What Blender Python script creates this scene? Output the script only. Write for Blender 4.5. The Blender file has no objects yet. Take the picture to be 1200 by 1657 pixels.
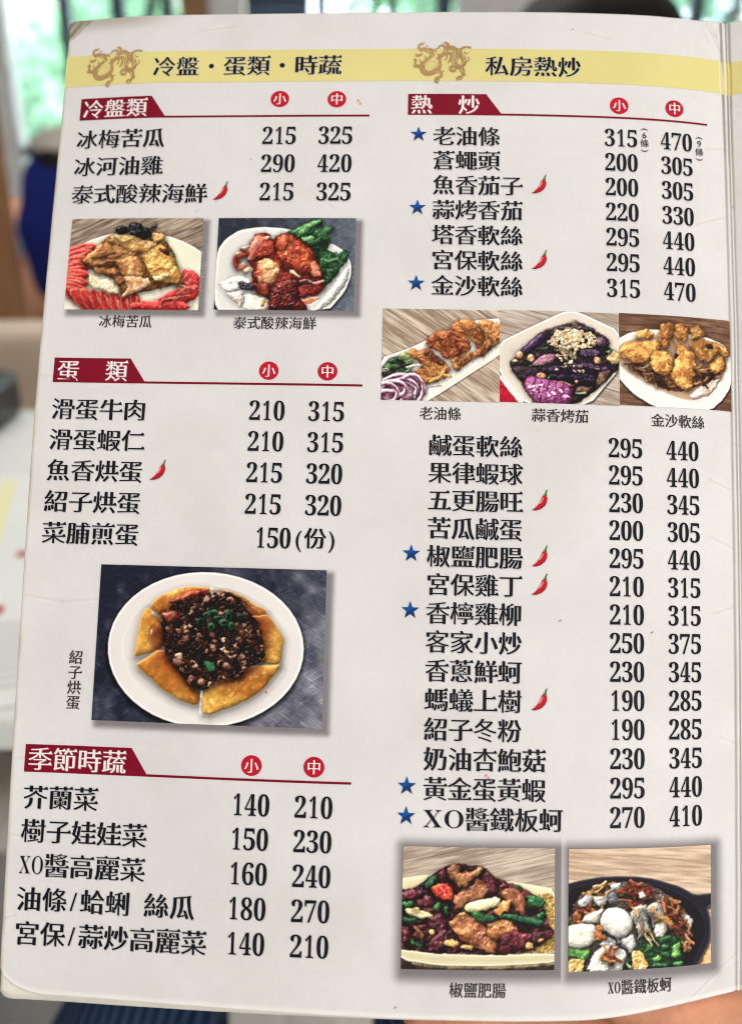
import bpy, math, random
import numpy as np
from mathutils import Matrix, Vector
from mathutils.geometry import delaunay_2d_cdt

# ------------------------------------------------------------------ camera, light, exposure
scene = bpy.context.scene
C = scene.collection
PITCH = 23.0
cam_data = bpy.data.cameras.new('camera')
cam = bpy.data.objects.new('camera', cam_data)
C.objects.link(cam)
cam.location = (0, 0, 1.15)
cam.rotation_euler = (math.radians(90 - PITCH), 0, 0)
cam_data.sensor_fit = 'VERTICAL'
cam_data.sensor_height = 36.0
cam_data.lens = 32.63
cam_data.clip_start = 0.01
cam_data.clip_end = 300
cam_data.dof.use_dof = True
cam_data.dof.focus_distance = 0.316
cam_data.dof.aperture_fstop = 6.6
scene.camera = cam

world = bpy.data.worlds.new('World')
scene.world = world
world.use_nodes = True
bg = world.node_tree.nodes['Background']
bg.inputs[0].default_value = (0.74, 0.90, 1.0, 1)
bg.inputs[1].default_value = 7.0


def lamp(name, loc, rot, size, power, color):
    l = bpy.data.lights.new(name, 'AREA')
    l.shape = 'RECTANGLE'
    l.size, l.size_y = size
    l.energy = power
    l.color = color
    o = bpy.data.objects.new(name, l)
    o.location = loc
    o.rotation_euler = rot
    C.objects.link(o)
    return o


lamp('rear_fill_light', (1.9, -3.0, 1.35), (math.radians(90), 0, math.radians(28)), (2.6, 2.0), 89, (1.0, 0.985, 0.98))  # unseen soft light added behind the camera; the rear wall has no window
lamp('ceiling_lamp', (0.35, -0.9, 2.72), (math.radians(-14), 0, 0), (2.2, 1.6), 26, (1.0, 0.99, 0.975))
lamp('ceiling_lamp', (-0.6, 2.6, 2.75), (0, 0, 0), (2.6, 1.6), 54, (1.0, 0.98, 0.97))

scene.view_settings.view_transform = 'Standard'
scene.view_settings.look = 'None'
scene.view_settings.exposure = 0.0
scene.view_settings.gamma = 1.0
scene.view_settings.use_curve_mapping = False
scene.cycles.use_denoising = True
scene.cycles.filter_width = 1.05
scene.cycles.max_bounces = 6
scene.cycles.caustics_reflective = False
scene.cycles.caustics_refractive = False


# ------------------------------------------------------------------ helpers
def lin(c):
    c = np.asarray(c, float) / 255.0
    return np.where(c <= 0.04045, c / 12.92, ((c + 0.055) / 1.055) ** 2.4)


def L4(c):
    a = lin(c)
    return (float(a[0]), float(a[1]), float(a[2]), 1.0)


def mat(name, rgb, rough=0.5, spec=0.4, bump=0.0, bscale=200.0, vary=0.0, vscale=8.0):
    m = bpy.data.materials.new(name)
    m.use_nodes = True
    nt = m.node_tree
    b = nt.nodes['Principled BSDF']
    b.inputs['Base Color'].default_value = L4(rgb)
    b.inputs['Roughness'].default_value = rough
    b.inputs['Specular IOR Level'].default_value = spec
    tc = nt.nodes.new('ShaderNodeTexCoord')
    if vary:
        n = nt.nodes.new('ShaderNodeTexNoise')
        n.inputs['Scale'].default_value = vscale
        n.inputs['Detail'].default_value = 5
        nt.links.new(tc.outputs['Object'], n.inputs['Vector'])
        r = nt.nodes.new('ShaderNodeValToRGB')
        a = np.asarray(rgb, float)
        r.color_ramp.elements[0].position = 0.3
        r.color_ramp.elements[1].position = 0.7
        r.color_ramp.elements[0].color = L4(np.clip(a * (1 - vary), 0, 255))
        r.color_ramp.elements[1].color = L4(np.clip(a * (1 + vary), 0, 255))
        nt.links.new(n.outputs['Fac'], r.inputs['Fac'])
        nt.links.new(r.outputs['Color'], b.inputs['Base Color'])
    if bump:
        n2 = nt.nodes.new('ShaderNodeTexNoise')
        n2.inputs['Scale'].default_value = bscale
        n2.inputs['Detail'].default_value = 4
        nt.links.new(tc.outputs['Object'], n2.inputs['Vector'])
        bp = nt.nodes.new('ShaderNodeBump')
        bp.inputs['Strength'].default_value = bump
        bp.inputs['Distance'].default_value = 0.002
        nt.links.new(n2.outputs['Fac'], bp.inputs['Height'])
        nt.links.new(bp.outputs['Normal'], b.inputs['Normal'])
    return m


def wood_mat(name, c1, c2, rough=0.45, scale=(1, 12, 12), nscale=3.0):
    m = mat(name, c1, rough, 0.4)
    nt = m.node_tree
    b = nt.nodes['Principled BSDF']
    tc = nt.nodes.new('ShaderNodeTexCoord')
    mp = nt.nodes.new('ShaderNodeMapping')
    mp.inputs['Scale'].default_value = scale
    nt.links.new(tc.outputs['Object'], mp.inputs['Vector'])
    n = nt.nodes.new('ShaderNodeTexNoise')
    n.inputs['Scale'].default_value = nscale
    n.inputs['Detail'].default_value = 6
    n.inputs['Distortion'].default_value = 0.6
    nt.links.new(mp.outputs[0], n.inputs['Vector'])
    r = nt.nodes.new('ShaderNodeValToRGB')
    r.color_ramp.elements[0].position = 0.32
    r.color_ramp.elements[1].position = 0.68
    r.color_ramp.elements[0].color = L4(c1)
    r.color_ramp.elements[1].color = L4(c2)
    nt.links.new(n.outputs['Fac'], r.inputs['Fac'])
    nt.links.new(r.outputs['Color'], b.inputs['Base Color'])
    return m


def attr_mat(name, rough=0.5, spec=0.3, alpha=False, bump=0.0):
    m = bpy.data.materials.new(name)
    m.use_nodes = True
    nt = m.node_tree
    b = nt.nodes['Principled BSDF']
    b.inputs['Roughness'].default_value = rough
    b.inputs['Specular IOR Level'].default_value = spec
    a = nt.nodes.new('ShaderNodeAttribute')
    a.attribute_name = 'ink'
    nt.links.new(a.outputs['Color'], b.inputs['Base Color'])
    if alpha:
        nt.links.new(a.outputs['Alpha'], b.inputs['Alpha'])
    if bump:
        tc = nt.nodes.new('ShaderNodeTexCoord')
        n2 = nt.nodes.new('ShaderNodeTexNoise')
        n2.inputs['Scale'].default_value = 60
        n2.inputs['Detail'].default_value = 7
        nt.links.new(tc.outputs['Object'], n2.inputs['Vector'])
        bp = nt.nodes.new('ShaderNodeBump')
        bp.inputs['Strength'].default_value = bump
        bp.inputs['Distance'].default_value = 0.0015
        nt.links.new(n2.outputs['Fac'], bp.inputs['Height'])
        nt.links.new(bp.outputs['Normal'], b.inputs['Normal'])
    return m


def tag(o, label=None, cat=None, group=None, kind=None):
    if label: o['label'] = label
    if cat: o['category'] = cat
    if group: o['group'] = group
    if kind: o['kind'] = kind
    return o


def empty(name, loc):
    o = bpy.data.objects.new(name, None)
    o.location = loc
    o.empty_display_size = 0.05
    C.objects.link(o)
    return o


def raw_mesh(name, verts, faces, mats, parent=None, smooth=False, fmat=None):
    me = bpy.data.meshes.new(name)
    me.from_pydata([tuple(map(float, v)) for v in verts], [], [tuple(map(int, f)) for f in faces])
    for m in (mats if isinstance(mats, (list, tuple)) else [mats]):
        me.materials.append(m)
    if fmat is not None:
        me.polygons.foreach_set('material_index', np.asarray(fmat, np.int32))
    if smooth:
        me.polygons.foreach_set('use_smooth', np.ones(len(me.polygons), bool))
    me.update()
    o = bpy.data.objects.new(name, me)
    C.objects.link(o)
    if parent: o.parent = parent
    return o


def grid_mesh(name, V, m, parent=None, ink=None, smooth=True):
    """V: (rows, cols, 3) array of points"""
    h, w = V.shape[:2]
    me = bpy.data.meshes.new(name)
    n = h * w
    idx = np.arange(n).reshape(h, w)
    q = np.stack([idx[:-1, :-1], idx[:-1, 1:], idx[1:, 1:], idx[1:, :-1]], -1).reshape(-1, 4)
    me.vertices.add(n)
    me.vertices.foreach_set('co', V.reshape(-1).astype(np.float32))
    me.loops.add(q.size)
    me.loops.foreach_set('vertex_index', q.reshape(-1).astype(np.int32))
    me.polygons.add(len(q))
    me.polygons.foreach_set('loop_start', np.arange(0, q.size, 4, dtype=np.int32))
    me.polygons.foreach_set('use_smooth', np.full(len(q), smooth))
    me.materials.append(m)
    if ink is not None:
        a = me.attributes.new('ink', 'FLOAT_COLOR', 'POINT')
        if ink.shape[-1] == 3:
            ink = np.concatenate([ink, np.ones(ink.shape[:-1] + (1,))], -1)
        a.data.foreach_set('color', ink.reshape(-1).astype(np.float32))
    me.update(calc_edges=True)
    me.validate()
    o = bpy.data.objects.new(name, me)
    C.objects.link(o)
    if parent: o.parent = parent
    return o


def box(name, lo, hi, m, parent=None, bevel=0.0):
    (x0, y0, z0), (x1, y1, z1) = lo, hi
    v = [(x0, y0, z0), (x1, y0, z0), (x1, y1, z0), (x0, y1, z0), (x0, y0, z1), (x1, y0, z1), (x1, y1, z1), (x0, y1, z1)]
    f = [(3, 2, 1, 0), (4, 5, 6, 7), (0, 1, 5, 4), (1, 2, 6, 5), (2, 3, 7, 6), (3, 0, 4, 7)]
    if parent is not None:
        p = parent.matrix_world.translation if False else Vector(parent.location)
        v = [tuple(Vector(a) - p) for a in v]
    o = raw_mesh(name, v, f, m, parent)
    if bevel:
        b = o.modifiers.new('bevel', 'BEVEL')
        b.width = bevel
        b.segments = 3
    return o


def skin(name, pts, edges, m, parent=None, sub=2, root=0):
    """one continuous tapered surface grown on a skeleton; pts are (x, y, z, radius)"""
    p0 = Vector(parent.location) if parent is not None else Vector((0, 0, 0))
    me = bpy.data.meshes.new(name)
    me.from_pydata([tuple(Vector(p[:3]) - p0) for p in pts], edges, [])
    me.materials.append(m)
    o = bpy.data.objects.new(name, me)
    C.objects.link(o)
    md = o.modifiers.new('skin', 'SKIN')
    md.use_smooth_shade = True
    lay = me.skin_vertices[0] if len(me.skin_vertices) else None
    if lay is None:
        bpy.context.view_layer.update()
        lay = me.skin_vertices[0]
    for i, p in enumerate(pts):
        r = p[3]
        lay.data[i].radius = r if isinstance(r, tuple) else (r, r)
        lay.data[i].use_root = (i == root)
    s = o.modifiers.new('sub', 'SUBSURF')
    s.levels = s.render_levels = sub
    if parent: o.parent = parent
    return o


# ------------------------------------------------------------------ value noise
_rng = np.random.RandomState(11)
_TAB = _rng.rand(256, 256)


def vnoise(x, y, seed=0):
    x = np.asarray(x, float) + seed * 37.13
    y = np.asarray(y, float) + seed * 91.7
    xi, yi = np.floor(x).astype(int), np.floor(y).astype(int)
    fx, fy = x - xi, y - yi
    fx, fy = fx * fx * (3 - 2 * fx), fy * fy * (3 - 2 * fy)
    a, b = _TAB[yi & 255, xi & 255], _TAB[yi & 255, (xi + 1) & 255]
    c, d = _TAB[(yi + 1) & 255, xi & 255], _TAB[(yi + 1) & 255, (xi + 1) & 255]
    return (a * (1 - fx) + b * fx) * (1 - fy) + (c * (1 - fx) + d * fx) * fy


def fbm(x, y, seed=0, oct=4):
    s, a, t = 0, 0.5, 0
    for k in range(oct):
        s = s + a * vnoise(np.asarray(x) * 2 ** k, np.asarray(y) * 2 ** k, seed + k * 3)
        t += a
        a *= 0.5
    return s / t


def sstep(a, b, x):
    t = np.clip((x - a) / (b - a), 0, 1)
    return t * t * (3 - 2 * t)

# ------------------------------------------------------------------ the room (large structure)
M_FLOOR = wood_mat('floor_wood', (206, 203, 194), (240, 238, 232), 0.4, (14, 1.2, 1), 2.5)
M_WALL = mat('wall_paint', (205, 202, 198), 0.7, 0.2, vary=0.03)
M_CEIL = mat('ceiling_paint', (228, 226, 222), 0.8, 0.2, vary=0.02)
M_GREY = mat('grey_plaster', (196, 188, 188), 0.6, 0.3, vary=0.06)
M_NAVY = mat('navy_steel', (32, 44, 66), 0.45, 0.5, vary=0.1)
M_BLACK = mat('black_plastic', (30, 32, 38), 0.4, 0.5, vary=0.15)
M_BROWN = wood_mat('brown_wood', (112, 76, 52), (150, 108, 76), 0.45, (10, 10, 1.0), 3.0)

tag(box('floor', (-4.5, -3.5, -0.1), (4.5, 6.6, 0.0), M_FLOOR), kind='structure')
tag(box('ceiling', (-4.5, -3.5, 2.8), (4.5, 6.6, 2.9), M_CEIL), kind='structure')
tag(box('wall', (-4.6, -3.5, 0.0), (-4.5, 6.6, 2.8), M_WALL), 'long pale side wall of the room on the left', 'wall', kind='structure')
tag(box('wall', (4.5, -3.5, 0.0), (4.6, 6.6, 2.8), M_WALL), 'long pale side wall of the room on the right', 'wall', kind='structure')
tag(box('wall', (-4.5, -3.6, 0.0), (4.5, -3.5, 2.8), M_WALL), 'pale rear wall of the room behind the diners', 'wall', kind='structure')

# window front: low sill wall, posts, rails and panes
wf = tag(empty('window_front', (0, 6.5, 0)), 'tall window front with dark navy posts looking onto green trees', 'window')


def wbox(name, x0, x1, y0, y1, z0, z1, m):
    return box(name, (x0, y0, z0), (x1, y1, z1), m, wf, 0.004)


wbox('sill', -4.5, 4.5, 6.44, 6.6, 0.0, 0.55, M_GREY)
wbox('head_rail', -4.5, 4.5, 6.44, 6.6, 2.6, 2.8, M_NAVY)
for x0, x1 in ((-4.5, -4.3), (-3.4, -3.3), (-1.93, -1.86), (-1.60, -1.52), (-1.29, -1.22), (-0.34, -0.27), (0.02, 0.06), (0.10, 0.16), (0.40, 0.50), (1.17, 1.2), (1.975, 2.05), (3.1, 3.2), (4.3, 4.5)):
    wbox('post', x0, x1, 6.46, 6.56, 0.55, 2.6, M_NAVY)
wbox('rail', -4.3, -1.93, 6.47, 6.55, 0.92, 0.98, M_NAVY)
wbox('jamb', -2.62, -2.26, 6.43, 6.58, 0.55, 2.6, M_GREY)
M_GLASS = bpy.data.materials.new('window_glass')
M_GLASS.use_nodes = True
_n = M_GLASS.node_tree
_n.nodes.remove(_n.nodes['Principled BSDF'])
_t, _d, _m = _n.nodes.new('ShaderNodeBsdfTransparent'), _n.nodes.new('ShaderNodeBsdfTranslucent'), _n.nodes.new('ShaderNodeMixShader')
_d.inputs['Color'].default_value = (.95, .97, 1, 1)
_m.inputs['Fac'].default_value = 0.06  # white haze mixed into the panes to imitate glare
_n.links.new(_t.outputs[0], _m.inputs[1])
_n.links.new(_d.outputs[0], _m.inputs[2])
_n.links.new(_m.outputs[0], _n.nodes['Material Output'].inputs['Surface'])
for x0, x1 in ((-4.3, -3.4), (-3.3, -2.62), (-2.26, -1.93), (-1.86, -1.60), (-1.52, -1.29), (-1.22, -.34), (-.27, .02), (.16, .40), (.50, 1.17), (1.2, 1.975), (2.05, 3.1), (3.2, 4.3)):
    wbox('pane', x0 + .002, x1 - .002, 6.505, 6.513, .552, 2.598, M_GLASS)
# diagonal braces
for xa, xb in ((-1.46, -1.29), (2.05, 2.42)):
    v = []
    for y in (6.47, 6.55):
        v += [(xa, y - 6.5, 1.55), (xa + 0.05, y - 6.5, 1.55), (xb + 0.05, y - 6.5, 2.05), (xb, y - 6.5, 2.05)]
    raw_mesh('brace', v, [(3, 2, 1, 0), (4, 5, 6, 7), (0, 1, 5, 4), (1, 2, 6, 5), (2, 3, 7, 6), (3, 0, 4, 7)], M_NAVY, wf)

tag(box('wooden_post', (-1.10, 6.05, 0), (-0.93, 6.25, 2.8), M_BROWN, None, 0.01), 'brown wooden post beside the grey column by the window', 'post')
tag(box('column', (-0.925, 6.0, 0), (-0.75, 6.2, 2.8), M_GREY, None, 0.01), 'narrow grey column standing against the brown post', 'column')
tag(box('column', (0.50, 6.0, 0), (1.05, 6.3, 2.8), M_GREY, None, 0.01), 'wide grey column above the middle of the menu top edge', 'column')
# dark louvred shutter between the column and the window
sh = tag(empty('shutter', (-0.55, 6.2, 0)), 'dark blue louvred shutter next to the narrow grey column', 'shutter')
box('frame', (-0.745, 6.21, 0.5), (-0.36, 6.24, 2.6), M_NAVY, sh)
for k in range(14):
    z = 1.0 + k * 0.1
    box('slat', (-0.72, 6.17, z), (-0.38, 6.205, z + 0.07), mat('slat_blue', (58, 78, 106), 0.4) if k == 0 else bpy.data.materials['slat_blue'], sh, 0.005)

# outside
M_GRASS = mat('lawn', (96, 130, 70), 0.9, 0.1, vary=0.25, vscale=1.2)
tag(raw_mesh('ground', [(-60, 6.62, -0.15), (60, 6.62, -0.15), (60, 120, -0.15), (-60, 120, -0.15)], [(0, 1, 2, 3)], M_GRASS), kind='structure')
M_LEAF = mat('leaf', (128, 176, 128), 0.5, 0.3, vary=0.3, vscale=1.5)
M_LEAF2 = mat('leaf_dark', (104, 156, 120), 0.5, 0.3, vary=0.3, vscale=1.5)
M_BARK = mat('bark', (92, 74, 58), 0.9, 0.1, vary=0.3)
M_FACADE = mat('facade', (222, 190, 176), 0.8, 0.2, vary=0.05)
M_PANE = mat('far_pane', (120, 160, 190), 0.2, 0.5, vary=0.2)

fb = tag(empty('building', (-9, 24, -0.15)), 'pale pink apartment building across the street behind the trees', 'building')
box('wall', (-17, 24, -0.15), (-3, 32, 9.5), M_FACADE, fb)
for i in range(6):
    for j in range(3):
        x, z = -16.2 + i * 2.2, 1.0 + j * 2.6
        w = box('window', (x, 23.93, z), (x + 1.2, 24.02, z + 1.5), M_GREY, fb)
        o = box('pane', (x + 0.1, 23.9, z + 0.1), (x + 1.1, 23.925, z + 1.4), M_PANE, fb)
        o.parent = w
        o.location = Vector((0, 0, 0))


def tree(x, y, h, r, seed, label, m):
    rnd = random.Random(seed)
    t = tag(empty('tree', (x, y, -0.15)), label, 'tree', 'trees outside the window')
    pts = [(x, y, -0.15, 0.13), (x + 0.05, y, h * 0.35, 0.10), (x, y + 0.05, h * 0.6, 0.06), (x + r * 0.5, y, h * 0.8, 0.03), (x - r * 0.5, y, h * 0.78, 0.03)]
    skin('trunk', pts, [(0, 1), (1, 2), (2, 3), (2, 4)], M_BARK, t, 1)
    v, f = [], []
    cl = [(rnd.gauss(0, .5), rnd.gauss(0, .5), rnd.gauss(0, .45)) for _ in range(26)]
    for k in range(2600):
        c = cl[rnd.randrange(26)]
        p = Vector((c[0] * r + rnd.gauss(0, .2) * r, c[1] * r + rnd.gauss(0, .2) * r, h * 0.66 + c[2] * r + rnd.gauss(0, .18) * r))
        a = Vector((rnd.gauss(0, 1), rnd.gauss(0, 1), rnd.gauss(0, 1))).normalized()
        b = a.orthogonal().normalized()
        s = rnd.uniform(.06, .13)
        n = len(v)
        v += [p - a * s, p + b * s * .5, p + a * s, p - b * s * .5]
        f.append((n, n + 1, n + 2, n + 3))
    raw_mesh('crown', v, f, m, t)


tree(-3.75, 11.5, 2.1, .75, 1, 'leafy bright green tree outside behind the capped person', M_LEAF)
tree(-4.9, 13.5, 2.3, .9, 2, 'darker green tree outside at the far left window', M_LEAF2)
tree(-3.1, 13.0, 3.6, .8, 3, 'tall green tree outside above the menu top left corner', M_LEAF)
tree(0.5, 12.0, 4.4, 1.2, 4, 'green tree outside behind the middle dark posts', M_LEAF)
tree(4.0, 11.5, 4.4, 1.3, 5, 'green tree outside at the top right corner', M_LEAF2)

# ------------------------------------------------------------------ the menu card
U = 0.22
RF = Matrix(((0.9995644561107966, 0.025951722987967513, 0.014050130030825543),
             (-0.026679054677041247, 0.9981667776763842, 0.05432597891141152),
             (-0.012614520263044127, -0.05467716175058362, 0.9984243996725208)))
CC = Vector((-0.005939779704643922, 1.4146979154117272, 1.3587131857177426))
CAM_M = Matrix.Translation((0, 0, 1.15)) @ Matrix.Rotation(math.radians(90 - PITCH), 4, 'X')
CARD_M = CAM_M @ RF.to_4x4() @ Matrix.Translation(-CC * U)
POLY = (-0.20320933379526412, -0.01204814407180744, -0.007660976880729164, -0.38725345631846997)
TW = (0.031242530048814735, 0.06994992106402138, -0.03022119800758865)
UF = 0.5885     # the fold
random.seed(5)
CREASES = [  # (u0, v0, u1, v1, depth, width)
    (-0.522, 1.702, -0.45, 1.694, .0011, .0022), (-0.45, 1.694, -0.37, 1.690, .0005, .002),
    (-0.52, 1.352, -0.46, 1.343, .0007, .0022), (-0.46, 1.343, -0.37, 1.352, .0006, .002),
    (-0.517, 1.105, -0.44, 1.118, .0007, .002), (-0.52, 0.995, -0.45, 0.985, .0009, .0025),
    (0.545, 1.56, 0.586, 1.545, .0009, .0025), (0.53, 1.98, 0.586, 2.0, .0007, .0025),
    (0.555, 2.115, 0.587, 2.118, .0006, .002), (0.545, 1.47, 0.586, 1.452, .0007, .002),
    (0.55, 1.35, 0.584, 1.36, .0006, .003), (0.59, 1.72, 0.66, 1.74, .0009, .003), (0.59, 1.62, 0.67, 1.61, .0009, .003),
    (0.56, 2.344, 0.583, 2.298, .003, .005), (0.60, 2.20, 0.64, 2.185, .0008, .003),
    (-0.30, 2.315, -0.24, 2.323, .0005, .003), (0.35, 2.31, 0.39, 2.30, .0004, .003),
    (0.50, 0.772, 0.586, 0.835, .0012, .004), (-0.516, 0.873, -0.50, 0.878, .0006, .002),
    (-0.10, 2.02, -0.06, 1.99, .0003, .0015), (0.56, 1.16, 0.586, 1.15, .0006, .003)]
GROOVES = [(0.5865, .0035, .0022), (0.5945, .003, .0016), (0.5995, .0028, .0016)]


def segd(u, v, c):
    u0, v0, u1, v1 = c[:4]
    du, dv = u1 - u0, v1 - v0
    t = np.clip(((u - u0) * du + (v - v0) * dv) / (du * du + dv * dv), 0, 1)
    return np.hypot(u - u0 - t * du, v - v0 - t * dv), t


def surf_z(u, v, detail=True):
    uc = np.minimum(u, UF)
    z = sum(c * uc ** (k + 2) for k, c in enumerate(POLY))
    z = z + TW[0] * uc * v + TW[1] * uc * uc * v + TW[2] * v * v
    z = z + 0.42 * np.maximum(u - 0.6015, 0) - 0.15 * np.clip(u - UF, 0, 0.013)
    a = np.clip((-0.36 - u) / 0.16, 0, 1.2)
    z = z - 0.022 * a ** 1.6 * sstep(1.5, 2.35, v)
    # the paper is never quite flat
    z = z + 0.0022 * (fbm(u * 5 + 3, v * 5, 3, 3) - .5)
    if detail:
        for c in CREASES:
            d, t = segd(u, v, c)
            z = z - c[4] * np.exp(-(d / c[5]) ** 2) * np.sin(np.pi * np.clip(t, .06, .94)) \
                + .5 * c[4] * np.exp(-((d - 2 * c[5]) / c[5]) ** 2) * np.sin(np.pi * np.clip(t, .02, .98))
        for g, dep, w in GROOVES:
            gg = g + .0012 * (vnoise(v * 9, v * 0, 5) - .5) + 0.0015 * sstep(2.1, 2.35, v) * np.sign(g - .594)
            z = z - dep * np.exp(-((u - gg) / w) ** 2) * (0.75 + .5 * sstep(1.9, 2.2, v))
    return z


def S(u, v, e=0.0):
    """card (u, v) and height above the paper -> metres in the card's own frame"""
    u, v = np.asarray(u, float), np.asarray(v, float)
    h = 1e-3
    z = surf_z(u, v)
    zu = (surf_z(u + h, v, False) - surf_z(u - h, v, False)) / (2 * h)
    zv = (surf_z(u, v + h, False) - surf_z(u, v - h, False)) / (2 * h)
    n = 1 / np.sqrt(1 + zu ** 2 + zv ** 2)
    return np.stack([u - zu * n * e, v - zv * n * e, z + n * e], -1) * U


root = empty('restaurant_menu', (0, 0, 0))
root.matrix_world = CARD_M
tag(root, 'open white laminated restaurant menu page with Chinese dish names, prices and food photos', 'menu')

M_PAPER = attr_mat('laminated_paper', 0.55, 0.15, bump=0.06)
M_PRINT = attr_mat('printed_picture', 0.55, 0.12, bump=0.04)
M_HALO = attr_mat('printed_halo', 0.55, 0.12, alpha=True)
M_BACK = mat('card_core', (232, 226, 214), 0.7, 0.2, vary=0.04, vscale=60)
M_TEXT = mat('black_ink', (18, 20, 27), 0.55, 0.12)
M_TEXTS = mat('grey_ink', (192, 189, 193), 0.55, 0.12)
M_CAP = mat('caption_ink', (52, 50, 52), 0.55, 0.12)
M_WINE = mat('wine_ink', (128, 8, 38), 0.55, 0.12, vary=0.05, vscale=40)
M_RED = mat('red_ink', (190, 20, 46), 0.55, 0.12, vary=0.05, vscale=40)
M_WHITE = mat('white_ink', (238, 232, 230), 0.55, 0.12)
M_PINK = mat('pink_ink', (176, 92, 110), 0.55, 0.12)
M_YEL = mat('yellow_ink', (224, 211, 140), 0.55, 0.12, vary=0.025, vscale=25)
M_GOLD = mat('gold_ink', (178, 142, 96), 0.55, 0.12, vary=0.1, vscale=40)
M_BLUE = mat('blue_ink', (18, 78, 152), 0.55, 0.12)
M_BLUED = mat('dark_blue_ink', (14, 54, 112), 0.55, 0.12)
M_CHILI = mat('chili_ink', (196, 24, 40), 0.55, 0.12)
M_CHILID = mat('dark_chili_ink', (140, 14, 30), 0.55, 0.12)
M_CHILIL = mat('chili_gloss_ink', (238, 150, 150), 0.55, 0.12)
M_STEM = mat('stem_ink', (84, 110, 50), 0.55, 0.12)

SCUFFS = [(random.uniform(-.5, .56), random.uniform(.79, 2.33), random.uniform(0, 3.1), random.uniform(.01, .06)) for _ in range(46)]
PAPER = np.array([222, 218, 217.])


def paper_ink(u, v):
    n = fbm(u * 9, v * 9, 1, 4)[..., None] - .5
    n2 = fbm(u * 160, v * 160, 2, 2)[..., None] - .5
    c = PAPER + n * 11 * np.array([1, 1.05, 1.1]) + n2 * 4
    # dark lines painted in for groove and crease shade, along with settled dirt
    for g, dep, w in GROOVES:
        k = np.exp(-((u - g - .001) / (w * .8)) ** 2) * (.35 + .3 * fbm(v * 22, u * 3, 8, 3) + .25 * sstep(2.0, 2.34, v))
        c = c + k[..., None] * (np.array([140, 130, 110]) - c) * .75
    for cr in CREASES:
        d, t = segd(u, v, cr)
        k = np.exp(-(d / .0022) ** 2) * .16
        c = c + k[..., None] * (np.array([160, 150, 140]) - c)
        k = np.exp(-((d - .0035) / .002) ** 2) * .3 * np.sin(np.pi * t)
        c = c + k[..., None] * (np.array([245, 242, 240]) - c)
    k = sstep(.56, .75, fbm(u * 7 + 2, v * 7, 15, 4)) * .10
    c = c + k[..., None] * (np.array([186, 176, 168]) - c)
    for su, sv, sa, sl in SCUFFS:
        d, t = segd(u, v, (su, sv, su + sl * math.cos(sa), sv + sl * math.sin(sa)))
        k = np.exp(-(d / .0011) ** 2) * .28 * (fbm(u * 120, v * 120, 16, 2))
        c = c + k[..., None] * (np.array([250, 248, 246]) - c)
    # worn pale rim at the bottom edge, brownish worn cut at the left edge
    k = sstep(.010, .003, v - v_bot(u)) * (.6 + .4 * fbm(u * 40, v * 0, 4, 3))
    c = c + k[..., None] * (np.array([244, 241, 234]) - c) * .8
    k = sstep(.006, .001, u - u_left(v)) * fbm(v * 30, u * 0, 6, 4)
    c = c + k[..., None] * (np.array([176, 156, 132]) - c) * .8
    # the torn, dog-eared top left corner
    q = (u + .522) * 1.1 + (2.346 - v)
    k = sstep(.034, .026, q + .014 * (fbm(u * 90, v * 90, 9, 3) - .5))
    st = .5 + .5 * np.sin((u - v * .8) * 420 + 3 * fbm(u * 60, v * 60, 7, 2))
    c = c + k[..., None] * (np.array([126, 116, 100]) + st[..., None] * 62 - c)
    k = sstep(.16, .02, np.hypot(u + .47, v - 2.338)) * sstep(2.315, 2.345, v) * .55
    c = c + k[..., None] * (np.array([150, 138, 124]) - c)
    # small stains and specks
    for (su, sv, r, col, a) in STAINS:
        k = sstep(r, r * .4, np.hypot(u - su, (v - sv))) * a
        c = c + k[..., None] * (np.array(col, float) - c)
    return lin(np.clip(c, 0, 255))


STAINS = [(-.026, 2.181, .0035, (222, 120, 60), .9), (-.0225, 2.1765, .003, (222, 120, 60), .9), (.1925, 1.104, .003, (200, 30, 50), .9), (.1955, 1.100, .002, (200, 30, 50), .8),
          (.3035, 1.335, .0018, (40, 36, 36), .9), (.447, 1.320, .0018, (40, 36, 36), .9), (.343, 1.567, .0014, (60, 56, 56), .8),
          (.598, 2.02, .0022, (40, 36, 36), .9), (.268, 1.628, .0014, (70, 66, 66), .8), (-.366, 1.403, .0016, (70, 66, 66), .8),
          (-.49, 0.862, .0016, (70, 66, 66), .8), (.33, 2.315, .0014, (80, 76, 76), .8), (-.255, 2.0, .003, (214, 170, 170), .5),
          (-.285, 1.985, .003, (214, 160, 160), .5), (-.20, 2.075, .002, (150, 140, 150), .5), (-.19, 2.082, .0015, (150, 140, 150), .5),
          (.065, .775, .0015, (90, 84, 80), .7), (.53, .84, .0015, (90, 84, 80), .7)]


def u_left(v):
    return -0.5185 - 0.0135 * np.clip((v - 0.8) / 1.4, 0, 1.1)


def v_bot(u):
    b = 0.7670 - 0.0105 * sstep(-.45, .35, u) + 0.0215 * sstep(.33, .60, u)
    r = 0.075
    t = np.clip((u - (-0.5187)) / r, 0, 1)
    return b + 0.55 * r * (1 - np.sqrt(np.clip(1 - (1 - t) ** 2, 0, 1)))


def v_top(u):
    w = 0.0012 * (fbm(u * 14, u * 0, 12, 3) - .5)
    return 2.3465 + w + 0.004 * sstep(.54, .588, u) - 0.018 * sstep(-.508, -.535, u) - .003 * np.exp(-((u - .594) / .004) ** 2)


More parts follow.
